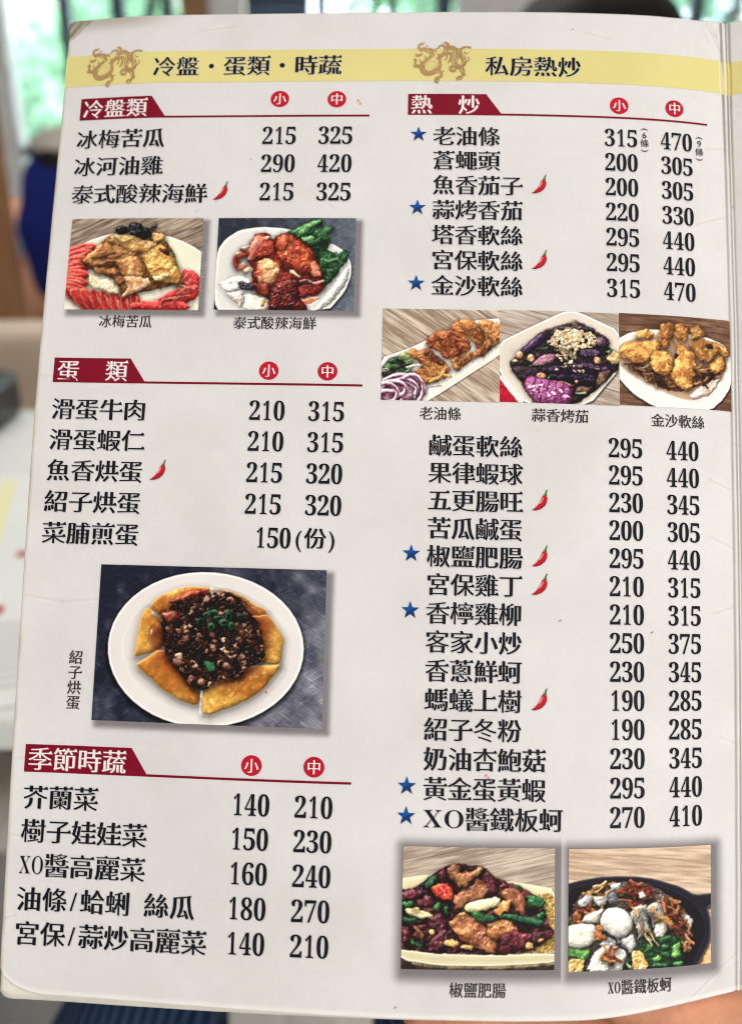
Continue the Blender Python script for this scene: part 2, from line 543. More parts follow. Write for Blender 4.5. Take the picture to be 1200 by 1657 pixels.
def panel(name, us, nv, m, thick, vb=v_bot, vt=v_top, ink=True, dz=0.0):
    t = np.linspace(0, 1, nv)[:, None]
    uu = np.broadcast_to(us[None, :], (nv, len(us)))
    b, tp = vb(us)[None, :], vt(us)[None, :]
    v = b + (tp - b) * t
    # the left edge leans
    k = np.clip((0.0 - uu) / 0.52, 0, 1)
    u = uu + k * (u_left(v) + 0.5185)
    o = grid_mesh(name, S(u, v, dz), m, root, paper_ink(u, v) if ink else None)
    s = o.modifiers.new('thickness', 'SOLIDIFY')
    s.thickness = thick
    s.offset = -1
    return o


us = np.unique(np.concatenate([np.linspace(-.5185, -.44, 50), np.linspace(-.44, .56, 300), np.linspace(.56, .594, 60)]))
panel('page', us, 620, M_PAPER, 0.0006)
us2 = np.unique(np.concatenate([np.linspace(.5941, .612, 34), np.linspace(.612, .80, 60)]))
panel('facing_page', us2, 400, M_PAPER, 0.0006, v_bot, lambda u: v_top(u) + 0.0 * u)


def vb_back(u):
    b = 0.7572 - 0.002 * sstep(-.2, .3, u) + .0215 * sstep(.34, .60, u) + .0015 * (fbm(u * 18, u * 0, 14, 3) - .5)
    t = np.clip((u + 0.5187) / .02, 0, 1)
    return b + .010 * (1 - np.sqrt(np.clip(1 - (1 - t) ** 2, 0, 1)))


panel('back_sheet', np.linspace(-.5187, .592, 200), 120, M_BACK, 0.0006, vb_back, lambda u: v_top(u) - .004, False, -.0062)


# ------------------------------------------------------------------ lettering
_GL = {}


def contours(ch):
    cu = bpy.data.curves.new('glyph', 'FONT')
    cu.body = ch
    cu.size = 1.0
    o = bpy.data.objects.new('glyph', cu)
    C.objects.link(o)
    dg = bpy.context.evaluated_depsgraph_get()
    dg.update()
    cv = o.evaluated_get(dg).to_curve(dg)
    out = []
    for sp in cv.splines:
        bp = sp.bezier_points
        n = len(bp)
        pts = []
        for i in range(n):
            a, b = bp[i], bp[(i + 1) % n]
            p0, p1, p2, p3 = (np.array(q[:2]) for q in (a.co, a.handle_right, b.handle_left, b.co))
            chord = p3 - p0
            L = np.hypot(*chord) + 1e-9
            dev = max(abs(np.cross(chord, p1 - p0)), abs(np.cross(chord, p2 - p0))) / L
            k = 1 if dev < .002 else (3 if L < .12 else 6)
            for j in range(k):
                t = j / k
                pts.append((1 - t) ** 3 * p0 + 3 * (1 - t) ** 2 * t * p1 + 3 * (1 - t) * t * t * p2 + t ** 3 * p3)
        cl = []
        for p in pts:
            if not cl or np.hypot(*(p - cl[-1])) > 2e-3:
                cl.append(p)
        if len(cl) > 2:
            out.append(np.array(cl))
    o2 = o
    bpy.data.objects.remove(o2)
    bpy.data.curves.remove(cu)
    return out


def area(p):
    x, y = p[:, 0], p[:, 1]
    return .5 * np.sum(x * np.roll(y, -1) - np.roll(x, -1) * y)


def thicken(cs, ax, ay, ming):
    """move every outline edge outwards: ax for upright strokes, ay for level ones, and give
    level strokes the small triangular end of a Ming typeface"""
    if not cs: return cs
    big = max(cs, key=lambda p: abs(area(p)))
    sg = 1 if area(big) > 0 else -1
    A0 = np.concatenate(cs)
    B0 = np.concatenate([np.roll(p, -1, 0) for p in cs])
    E0 = B0 - A0

    def room(o, d):
        """distance from points o along directions d to the nearest outline edge"""
        best = np.full(len(o), 9.0)
        for i in range(len(o)):
            w = A0 - o[i]
            den = d[i, 0] * E0[:, 1] - d[i, 1] * E0[:, 0]
            den = np.where(np.abs(den) < 1e-9, 1e-9, den)
            t = (w[:, 0] * E0[:, 1] - w[:, 1] * E0[:, 0]) / den
            k = (w[:, 0] * d[i, 1] - w[:, 1] * d[i, 0]) / den
            ok = (t > 1e-4) & (k >= -.01) & (k <= 1.01)
            if ok.any(): best[i] = t[ok].min()
        return best

    res = []
    for p in cs:
        n = len(p)
        e = np.roll(p, -1, 0) - p
        L = np.hypot(e[:, 0], e[:, 1])[:, None]
        t = e / L
        nr = np.stack([t[:, 1], -t[:, 0]], 1) * sg
        off = ax * nr[:, 0] ** 2 + ay * nr[:, 1] ** 2
        gap = np.minimum.reduce([room(p + e * f, nr) for f in (.08, .5, .92)])
        core = np.minimum.reduce([room(p + e * f, -nr) for f in (.08, .5, .92)])
        off = np.clip(off, -.30 * core, np.maximum(.33 * gap - .002, 0))
        turn = [sg * (t[i - 1][0] * t[i][1] - t[i - 1][1] * t[i][0]) for i in range(n)]
        q = []
        for i in range(n):
            a, b = nr[i - 1], nr[i]
            da, db = off[i - 1], off[i]
            det = a[0] * b[1] - a[1] * b[0]
            if abs(det) > .25:
                d = np.array([(da * b[1] - db * a[1]) / det, (a[0] * db - b[0] * da) / det])
                m = np.hypot(*d)
                if m > .05: d *= .05 / m
            else:
                mm = (a + b) / (np.hypot(*(a + b)) + 1e-9)
                d = mm * (da + db) / 2
            q.append(p[i] + d)
        q = np.array(q)
        if ming:
            r = []
            i = 0
            for i in range(n):
                j = (i + 1) % n
                r.append(q[i])
                ln, lp, lx = L[i, 0], L[i - 1, 0], L[j, 0]
                flat = abs(nr[i - 1][1]) > .97 and abs(nr[j][1]) > .97 and turn[i] > .5 and turn[j] > .5
                if .03 < ln < .1 and nr[i][0] > .97 and flat and max(lp, lx) > .1 and min(lp, lx) > .02:
                    lo, hi = (q[i], q[j]) if q[i][1] < q[j][1] else (q[j], q[i])
                    ser = [lo + (.030, 0), hi + (-.016, .068), hi + (-.05, .066), hi + (-.13, 0)]
                    if q[i][1] > q[j][1]: ser = ser[::-1]
                    if min(lp, lx) > .14:
                        r[-1] = ser[0]
                        r += ser[1:-1]
                        q[j] = ser[-1]
            q = np.array(r)
        res.append(q)
    return res


def glyph(ch, style):
    """-> (verts (n,2) in em, tris)"""
    key = (ch, style)
    if key in _GL: return _GL[key]
    cs = contours(ch)
    ax, ay, ming = {'ming': (.029, -.008, True), 'cap': (.017, -.003, True), 'digit': (.004, -.006, False), 'latin': (-.016, -.004, False), 'latin2': (.004, .002, False), 'sans': (.004, .004, False), 'white': (.018, -.008, True)}[style]
    cs = thicken(cs, ax, ay, ming)
    _GL[key] = fill(cs)
    return _GL[key]


def fill(cs):
    """triangles of everything the outlines wind round (crossing outlines simply merge)"""
    pts = np.concatenate(cs)
    ed, n = [], 0
    for p in cs:
        k = len(p)
        ed += [(n + i, n + (i + 1) % k) for i in range(k)]
        n += k
    v, _, f, _, _, _ = delaunay_2d_cdt([Vector((float(x), float(y))) for x, y in pts], ed, [], 0, 1e-6)
    V = np.array([(q.x, q.y) for q in v])
    F = np.array([tuple(t) for t in f if len(t) == 3])
    c = V[F].mean(1)
    A = pts
    B = np.concatenate([np.roll(p, -1, 0) for p in cs])
    up = (A[None, :, 1] <= c[:, None, 1]) & (B[None, :, 1] > c[:, None, 1])
    dn = (A[None, :, 1] > c[:, None, 1]) & (B[None, :, 1] <= c[:, None, 1])
    side = (B[None, :, 0] - A[None, :, 0]) * (c[:, None, 1] - A[None, :, 1]) - (c[:, None, 0] - A[None, :, 0]) * (B[None, :, 1] - A[None, :, 1])
    wn = (up & (side > 0)).sum(1) - (dn & (side < 0)).sum(1)
    big = max(cs, key=lambda p: abs(area(p)))
    sg = 1 if area(big) > 0 else -1
    G = []
    for t in F[wn * sg > 0]:
        t = tuple(int(i) for i in t)
        ar = area(V[list(t)])
        if abs(ar) < 1e-9: continue
        G.append(t if ar > 0 else t[::-1])
    return V, G


BOLD = {**{str(i): chr(0x1D7CE + i) for i in range(10)}, 'X': chr(0x1D417), 'O': chr(0x1D40E)}


def run_shapes(s, u0, v0, pitch, size, style, vertical=False):
    """lay out a line of characters on the card; returns verts (n,2) card units and faces"""
    VV, FF, n = [], [], 0
    x = 0.0
    for ch in s:
        if ch == ' ':
            x += 0.5
            continue
        src, st, wk, adv, cy = ch, style, 1.0, 1.0, .38
        if ch.isdigit() and style != 'sans':
            src, st, adv, cy, wk = BOLD[ch], 'digit', 1.0, .355, None
        elif ch in 'XO' and style in ('ming', 'cap'):
            src, st, adv, cy, wk = BOLD[ch], 'latin' if style == 'ming' else 'latin2', XO_ADV.get(s, .5), .345, None
        elif ch == '/':
            adv, st = .5, 'sans'
        elif ch in '()':
            adv, st = .42, 'sans'
        elif ch == '·':
            src, st = '・', 'sans'
        V, F = glyph(src, st)
        if len(V) == 0: continue
        lo, hi = V[:, 0].min(), V[:, 0].max()
        w = V.copy()
        if wk is None:           # fitted to its slot
            w[:, 0] = (w[:, 0] - (lo + hi) / 2)
            tgt = adv * pitch * (.88 if ch != '1' else .62)
            sx = min(tgt / (hi - lo), size * 1.9)
            gx = w[:, 0] * sx
        elif ch in '()/·':
            gx = (w[:, 0] - (lo + hi) / 2) * size
        else:
            gx = (w[:, 0] - .5) * pitch * .985
        gy = (w[:, 1] - cy) * size
        if vertical:
            VV.append(np.stack([u0 + gx, v0 - (x + adv / 2) * pitch * VSTEP + gy], 1))
        else:
            VV.append(np.stack([u0 + (x + adv / 2) * pitch + gx, v0 + gy], 1))
        FF += [tuple(i + n for i in f) for f in F]
        n += len(V)
        x += adv
    return np.concatenate(VV), FF


XO_ADV = {'XO醬鐵板蚵': .86}
VSTEP = 1.0


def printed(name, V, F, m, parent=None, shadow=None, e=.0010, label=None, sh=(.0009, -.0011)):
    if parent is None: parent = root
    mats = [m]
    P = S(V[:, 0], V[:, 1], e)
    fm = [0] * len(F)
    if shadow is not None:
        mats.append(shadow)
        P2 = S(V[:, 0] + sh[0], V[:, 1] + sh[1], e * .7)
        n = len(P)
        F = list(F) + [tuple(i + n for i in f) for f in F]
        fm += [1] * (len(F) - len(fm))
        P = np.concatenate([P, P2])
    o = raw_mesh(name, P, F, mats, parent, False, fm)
    if label: o['label'] = label
    return o


def text(name, s, u0, v0, pitch, size, style, m, parent=None, shadow=None, label=None, e=.0010, vertical=False):
    V, F = run_shapes(s, u0, v0, pitch, size, style, vertical)
    return printed(name, V, F, m, parent, shadow, e, label)


PL, PR = .0385, .0367
ROW = [(2.1181, .0502), (1.6495, .0495), (1.0519, .0491), (2.1211, .0430), (1.6035, .0430)]
UNL, UNR = -.5005, .0983
U1L, U2L, U1R, U2R = -.1549, -.0616, .4064, .5000
SECTIONS = [
    (0, [('冰梅苦瓜', 215, 325), ('冰河油雞', 290, 420), ('泰式酸辣海鮮', 215, 325)], [2], []),
    (1, [('滑蛋牛肉', 210, 315), ('滑蛋蝦仁', 210, 315), ('魚香烘蛋', 215, 320), ('紹子烘蛋', 215, 320), ('菜脯煎蛋', None, None)], [2], []),
    (2, [('芥蘭菜', 140, 210), ('樹子娃娃菜', 150, 230), ('XO醬高麗菜', 160, 240), ('油條/蛤蜊 絲瓜', 180, 270), ('宮保/蒜炒高麗菜', 140, 210)], [], []),
    (3, [('老油條', 315, 470), ('蒼蠅頭', 200, 305), ('魚香茄子', 200, 305), ('蒜烤香茄', 220, 330), ('塔香軟絲', 295, 440), ('宮保軟絲', 295, 440), ('金沙軟絲', 315, 470)], [2, 5], [0, 3, 6]),
    (4, [('鹹蛋軟絲', 295, 440), ('果律蝦球', 295, 440), ('五更腸旺', 230, 345), ('苦瓜鹹蛋', 200, 305), ('椒鹽肥腸', 295, 440), ('宮保雞丁', 210, 315), ('香檸雞柳', 210, 315), ('客家小炒', 250, 375), ('香蔥鮮蚵', 230, 345), ('螞蟻上樹', 190, 285), ('紹子冬粉', 190, 285), ('奶油杏鮑菇', 230, 345), ('黃金蛋黃蝦', 295, 440), ('XO醬鐵板蚵', 270, 410)], [2, 4, 5, 9], [4, 6, 12, 13])]


def star(u, v, r=.0142):
    out = []
    for k in range(10):
        a = math.pi / 2 + k * math.pi / 5
        q = r if k % 2 == 0 else r * .40
        out.append((u + q * math.cos(a), v + q * math.sin(a) - .0005))
    V = np.array(out + [(u, v)])
    F = [(k, (k + 1) % 10, 10) for k in range(10)]
    o = printed('star', V, F, M_BLUE, None, M_TEXTS, .0009, sh=(.0008, -.0008))
    o.data.materials.append(M_BLUED)
    for k in range(10):
        if k in (4, 5, 6, 7, 3): o.data.polygons[k].material_index = 2
    return o


def chili(u, v, k=1.0):
    def P(pts): return np.array([(u + x * k, v + y * k) for x, y in pts])
    body = P([(-.0128, -.0165), (-.0085, -.0140), (-.0030, -.0085), (.0012, -.0020), (.0035, .0045), (.0062, .0070), (.0100, .0062), (.0118, .0030), (.0112, -.0025), (.0080, -.0090), (.0020, -.0142), (-.0060, -.0170)])
    o = printed('chili', body, [tuple(range(len(body)))[::-1]], M_CHILI, None, M_TEXTS, .0009, sh=(.0008, -.0008))
    dark = P([(-.0128, -.0165), (-.0060, -.0170), (.0020, -.0142), (.0080, -.0090), (.0112, -.0025), (.0090, -.0040), (.0055, -.0095), (-.0010, -.0135), (-.0065, -.0155)])
    a = printed('shade_side', dark, [tuple(range(len(dark)))], M_CHILID, o, None, .0012)
    gl = P([(-.0015, -.0065), (.0022, -.0010), (.0045, .0035), (.0058, .0030), (.0038, -.0022), (.0005, -.0068)])
    printed('gloss', gl, [tuple(range(len(gl)))[::-1]], M_CHILIL, o, None, .0014)
    st = P([(.0052, .0068), (.0078, .0090), (.0088, .0120), (.0108, .0158), (.0122, .0152), (.0106, .0112), (.0104, .0085), (.0112, .0058), (.0082, .0052)])
    printed('stem', st, [tuple(range(len(st)))[::-1]], M_STEM, o, None, .0013)
    return o


for sec, rows, hot, best in SECTIONS:
    v0, dv = ROW[sec]
    left = sec < 3
    for i, (nm, p1, p2) in enumerate(rows):
        v = v0 - dv * i
        vn = v - (.0024 if left else .0037)
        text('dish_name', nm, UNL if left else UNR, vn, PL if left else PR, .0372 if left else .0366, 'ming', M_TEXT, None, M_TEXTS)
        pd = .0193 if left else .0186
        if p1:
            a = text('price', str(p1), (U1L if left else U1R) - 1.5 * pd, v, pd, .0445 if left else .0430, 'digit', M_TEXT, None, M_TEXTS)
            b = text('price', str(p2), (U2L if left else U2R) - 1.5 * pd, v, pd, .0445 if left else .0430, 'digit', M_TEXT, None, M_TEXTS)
            if sec == 3 and i == 0:
                for par, uu, q, vv in ((a, .4455, '6', 2.1195), (b, .5395, '9', 2.1125)):
                    VV, FF, n = [], [], 0
                    for ch, dy, sz, rot in (('(', .0185, .016, True), (q, .0085, .0155, False), ('條', -.0055, .0150, False), (')', -.0185, .016, True)):
                        V, F = glyph(ch, 'sans')
                        ctr = (V.max(0) + V.min(0)) / 2
                        w = (V - ctr) * sz
                        if rot: w = np.stack([w[:, 1] * .8, -w[:, 0]], 1)
                        VV.append(w + (uu, vv + dy))
                        FF += [tuple(j + n for j in f) for f in F]
                        n += len(V)
                    printed('note', np.concatenate(VV), FF, M_CAP, par)
        elif not left or nm == '菜脯煎蛋':
            text('price', '150', -.1660, 1.4490, .0190, .0445, 'digit', M_TEXT, None, M_TEXTS)
            text('note', '(份)', -.1050, 1.4500, .0355, .0350, 'ming', M_TEXT, root.children[-1], M_TEXTS)
        if i in hot:
            if sec == 0: chili(-.2481, v + .003)
            elif sec == 1: chili(-.3230, v + .002)
            else: chili(.2712, v + .001)
        if i in best:
            star(.0750, v - .0005)

# yellow title bands, dragons, titles
bu = np.linspace(0, 1, 240)
for lo, hi in ((-.5185, .5941), (.5941, .80)):
    uu = lo + (hi - lo) * bu
    tt = np.linspace(0, 1, 14)[:, None]
    vv = 2.2172 + .0598 * tt + 0 * uu[None, :]
    u2 = np.broadcast_to(uu[None, :], vv.shape)
    k = np.clip(-u2 / .52, 0, 1)
    u3 = u2 + k * (u_left(vv) + .5185) + (.0004 if lo < -.5 else 0) * (1 - bu[None, :])
    grid_mesh('title_band', S(u3, vv, .0004), M_YEL, root)
text('title', '冷盤·蛋類·時蔬', -.3765, 2.2475, .0402, .0395, 'ming', M_TEXT, None, M_TEXTS)
text('title', '私房熱炒', .1830, 2.2452, .0400, .0390, 'ming', M_TEXT, None, M_TEXTS)


def dragon(mapf):
    """gold dragon emblem drawn as tapering ribbons; coordinates in a 150 x 100 box, y down"""
    strokes = [
        # body: breast coil, back arches, tail
        ([(52, 43), (45, 49), (38, 57), (36, 65), (40, 71), (48, 72), (56, 69), (62, 64), (64, 56), (62, 50), (57, 48)], [5, 7, 9, 10, 10, 10, 9, 8, 6, 4, 2]),
        ([(56, 69), (61, 62), (63, 54), (60, 47)], [8, 7, 5, 2]),
        ([(70, 29), (72, 36), (68, 42), (63, 46), (64, 52)], [3, 6, 8, 8, 4]),
        ([(74, 36), (78, 32), (84, 32), (88, 37), (87, 45), (86, 52), (88, 58), (91, 62), (96, 62)], [4, 8, 9, 9, 9, 9, 9, 8, 7]),
        ([(72, 44), (77, 40), (81, 42), (80, 50), (76, 56)], [4, 6, 6, 5, 3]),
        ([(92, 61), (99, 59), (101, 53), (99, 47), (95, 41), (96, 35), (100, 31), (107, 30), (111, 31), (110, 33)], [6, 9, 10, 9, 8, 5, 4, 3, 3, 2]),
        ([(104, 55), (108, 52), (109, 48), (106, 46)], [1, 2, 2, 1]),
        # head, horns, jaw, whiskers
        ([(33, 33), (40, 34), (47, 37), (52, 42), (54, 45)], [5, 7, 8, 7, 4]),
        ([(36, 37), (31, 33), (30, 29), (33, 25), (37, 25), (36, 27)], [5, 4, 4, 4, 3, 1]),
        ([(35, 25), (38, 24), (40, 22)], [2, 2, 1]),
        ([(24, 41), (29, 43), (34, 42), (36, 40)], [1, 3, 4, 2]),
        ([(25, 45), (31, 45), (35, 43)], [1, 2, 2]),
        ([(44, 32), (51, 35), (57, 37), (58, 35)], [1, 2, 2, 1]),
        ([(47, 31), (55, 36), (59, 38)], [1, 1.5, 1]),
        # fore claw
        ([(35, 60), (29, 61), (25, 57), (26, 52), (25, 50), (22, 52)], [7, 6, 4, 4, 4, 2]),
        ([(28, 60), (24, 62), (22, 59)], [4, 3, 1]),
        ([(33, 59), (33, 55)], [4, 1]),
        # manes on the back
        ([(71, 36), (72, 31), (69, 28), (64, 28), (61, 31), (62, 33)], [5, 5, 4, 3, 3, 1]),
        ([(76, 31), (76, 26), (72, 23), (69, 24)], [5, 5, 3, 1]),
        # legs and claws
        ([(54, 70), (60, 68), (64, 70), (66, 75), (65, 79)], [7, 8, 6, 5, 4]),
        ([(65, 78), (60, 79), (57, 82), (58, 86), (62, 86)], [3, 4, 4, 4, 2]),
        ([(64, 79), (61, 82), (63, 84)], [2, 3, 1]), ([(66, 72), (69, 69), (71, 69)], [3, 2, 1]),
        ([(94, 62), (98, 66), (100, 72), (98, 78)], [8, 9, 6, 4]),
        ([(99, 77), (94, 78), (91, 80), (92, 84)], [3, 4, 4, 2]), ([(98, 78), (96, 82), (94, 82)], [3, 3, 1]), ([(101, 74), (103, 75), (104, 73)], [2, 2, 1]),
        ([(44, 50), (40, 47), (41, 44)], [2, 2, 1]), ([(38, 56), (33, 53), (32, 49)], [2, 1.6, 1]), ([(47, 71), (46, 75), (43, 76)], [2, 2, 1]),
        ([(88, 36), (92, 33), (95, 34)], [2, 2, 1]), ([(89, 46), (93, 44), (94, 41)], [2, 2, 1]), ([(66, 46), (61, 43), (60, 40)], [2, 2, 1]),
        ([(75, 42), (74, 49), (70, 52)], [3, 2.5, 1]), ([(83, 43), (84, 50), (82, 56)], [2.5, 2.5, 1]), ([(97, 44), (93, 48), (92, 53)], [2, 2, 1]),
        ([(101, 38), (104, 41), (108, 40)], [2, 1.6, 1]), ([(50, 40), (55, 34), (60, 33)], [1.6, 1.4, 1]), ([(40, 33), (42, 29), (46, 28)], [2, 1.6, 1]),
        ([(90, 61), (84, 61), (80, 64), (82, 68), (87, 68), (88, 65)], [6, 5, 5, 5, 4, 2]),
    ]
    VV, FF, n = [], [], 0
    zz = []
    for si, (p, w) in enumerate(strokes):
        p = np.array(p, float)
        w = np.array(w, float)
        # smooth the polyline (Catmull-Rom)
        P, W = [], []
        m = len(p)
        for i in range(m - 1):
            a, b, c, d = p[max(i - 1, 0)], p[i], p[i + 1], p[min(i + 2, m - 1)]
            for t in np.linspace(0, 1, 6)[:-1]:
                P.append(.5 * (2 * b + (c - a) * t + (2 * a - 5 * b + 4 * c - d) * t * t + (3 * b - a - 3 * c + d) * t ** 3))
                W.append(w[i] + (w[i + 1] - w[i]) * t)
        P.append(p[-1]); W.append(w[-1] * .3)
        P, W = np.array(P), np.array(W) * .42
        T = np.gradient(P, axis=0)
        T /= np.hypot(T[:, 0], T[:, 1])[:, None] + 1e-9
        N = np.stack([-T[:, 1], T[:, 0]], 1)
        for off, sc in ((P, 1.0),):
            A, B = P + N * W[:, None], P - N * W[:, None]
            k = len(P)
            VV.append(np.concatenate([A, B]))
            zz += [si * .00002] * (2 * k)
            FF += [(n + i, n + i + 1, n + k + i + 1, n + k + i) for i in range(k - 1)]
            n += 2 * k
    V = mapf(np.concatenate(VV))
    Pz = np.array([S(a, b, .0008 + z) for (a, b), z in zip(V, zz)])
    F2 = []
    for f in FF:
        F2.append(f if area(V[list(f)]) > 0 else f[::-1])
    o = raw_mesh('dragon_emblem', Pz, F2, M_GOLD, root)
    # paler lines inside the coils
    V2, G2, n = [], [], 0
    for p in ([(45, 60), (48, 54), (54, 52), (58, 56), (56, 62), (50, 63)], [(40, 66), (43, 63), (47, 66), (45, 70)], [(83, 36), (84, 43), (83, 52), (85, 60)], [(99, 40), (99, 46), (103, 54)], [(68, 34), (66, 42)], [(42, 36), (48, 40), (52, 46)], [(84, 65), (86, 66)], [(39, 60), (43, 55), (49, 50)], [(52, 66), (58, 64), (62, 58)], [(86, 36), (87, 44), (86, 56)], [(101, 52), (99, 57), (94, 60)], [(57, 41), (55, 46)], [(72, 34), (71, 40)], [(96, 65), (99, 71)], [(60, 70), (64, 74)]):
        p = np.array(p, float)
        T = np.gradient(p, axis=0)
        T /= np.hypot(T[:, 0], T[:, 1])[:, None]
        N = np.stack([-T[:, 1], T[:, 0]], 1) * .55
        k = len(p)
        V2.append(np.concatenate([p + N, p - N]))
        G2 += [(n + i, n + i + 1, n + k + i + 1, n + k + i) for i in range(k - 1)]
        n += 2 * k
    V2 = mapf(np.concatenate(V2))
    G2 = [f if area(V2[list(f)]) > 0 else f[::-1] for f in G2]
    printed('scale_line', V2, G2, M_YEL, o, None, .0018)


dragon(lambda p: np.stack([-.5165 + p[:, 0] * .001062, 2.3150 - p[:, 1] * .001163], 1))
dragon(lambda p: np.stack([.0411 + p[:, 0] * .001062, 2.3150 - p[:, 1] * .001163], 1))

# section banners with their rules
for name, s, u0, v0, pitch, ur in (('a', '冷盤類', -.4985, 2.1930, .0385, -.0064), ('b', '蛋 類', -.5020, 1.7315, .0385, -.0064),
                                    ('c', '季節時蔬', -.5015, 1.1268, .0385, -.0070), ('d', '熱 炒', .0568, 2.1935, .0372, .5552)):
    hgt = .0408 if name != 'd' else .0382
    bw = .1240 if name != 'c' else .1630
    if name == 'd': bw = .1285
    V = [(u0, v0), (u0 + bw, v0), (u0 + bw + .0245, v0 - hgt + .0035), (ur, v0 - hgt + .0035), (ur, v0 - hgt), (u0, v0 - hgt)]
    # cut into upright strips so the print follows the bend of the paper
    VV, F = [], []
    xs = np.unique(np.concatenate([np.linspace(u0, u0 + bw, 14), np.linspace(u0 + bw, u0 + bw + .0245, 5), np.linspace(u0 + bw + .0245, ur, 34)]))
    for x in xs:
        top = v0 if x <= u0 + bw else max(v0 - hgt + .0035, v0 - (x - u0 - bw) / .0245 * (hgt - .0035))
        VV += [(x, v0 - hgt), (x, top)]
    for i in range(len(xs) - 1):
        F.append((2 * i, 2 * i + 2, 2 * i + 3, 2 * i + 1))
    b = printed('section_banner', np.array(VV), F, M_WINE, None, None, .0006)
    cx = .0085 if name != 'd' else .0065
    if ' ' in s:
        pt = .0385
        for k, ch in enumerate(s.replace(' ', '')):
            text('lettering', ch, u0 + cx - .003 + k * .078, v0 - hgt / 2 - .0005, .0375, .0365, 'white', M_WHITE, b, M_PINK, None, .0012)
    else:
        text('lettering', s, u0 + cx - .004, v0 - hgt / 2 - .0005, pitch * .985, .0365, 'white', M_WHITE, b, M_PINK, None, .0012)

for u, v, ch in ((-.1567, 2.1850, '小'), (-.0614, 2.1840, '中'), (-.1548, 1.7142, '小'), (-.0617, 1.7144, '中'), (-.1561, 1.1085, '小'), (-.0629, 1.1095, '中'), (.4045, 2.1785, '小'), (.4980, 2.1795, '中')):
    a = np.linspace(0, 2 * np.pi, 41)[:-1]
    V = np.stack([u + .0156 * np.cos(a), v + .0150 * np.sin(a)], 1)
    b = printed('size_badge', V, [tuple(range(40))], M_RED, None, None, .0006)
    text('character', ch, u - .0112, v, .0224, .0225, 'white', M_WHITE, b, None, None, .0012)

for s, u0, u1, v in (('冰梅苦瓜', -.4349, -.3468, 1.7935), ('泰式酸辣海鮮', -.2160, -.0819, 1.7928), ('老油條', .0834, .1489, 1.6500), ('蒜香烤茄', .2579, .3484, 1.6515),
                     ('金沙軟絲', .4478, .5384, 1.6505), ('椒鹽肥腸', .1421, .2251, .8006)):
    text('caption', s, u0, v, (u1 - u0) / len(s), .0228, 'cap', M_CAP)
XO_ADV['XO醬鐵板蚵'] = .5
text('caption', 'XO醬鐵板蚵', .3762, .8012, (.4769 - .3762) / 5, .0228, 'cap', M_CAP)
text('caption', '紹子烘蛋', -.4330, 1.2700, .0226, .0222, 'cap', M_CAP, vertical=True)

# ------------------------------------------------------------------ the printed food photos
def shift(a, dy, dx=0):
    """move an array down and to the right, repeating its edge"""
    h, w = a.shape[:2]
    return a[np.clip(np.arange(h) - dy, 0, h - 1)][:, np.clip(np.arange(w) - dx, 0, w - 1)]


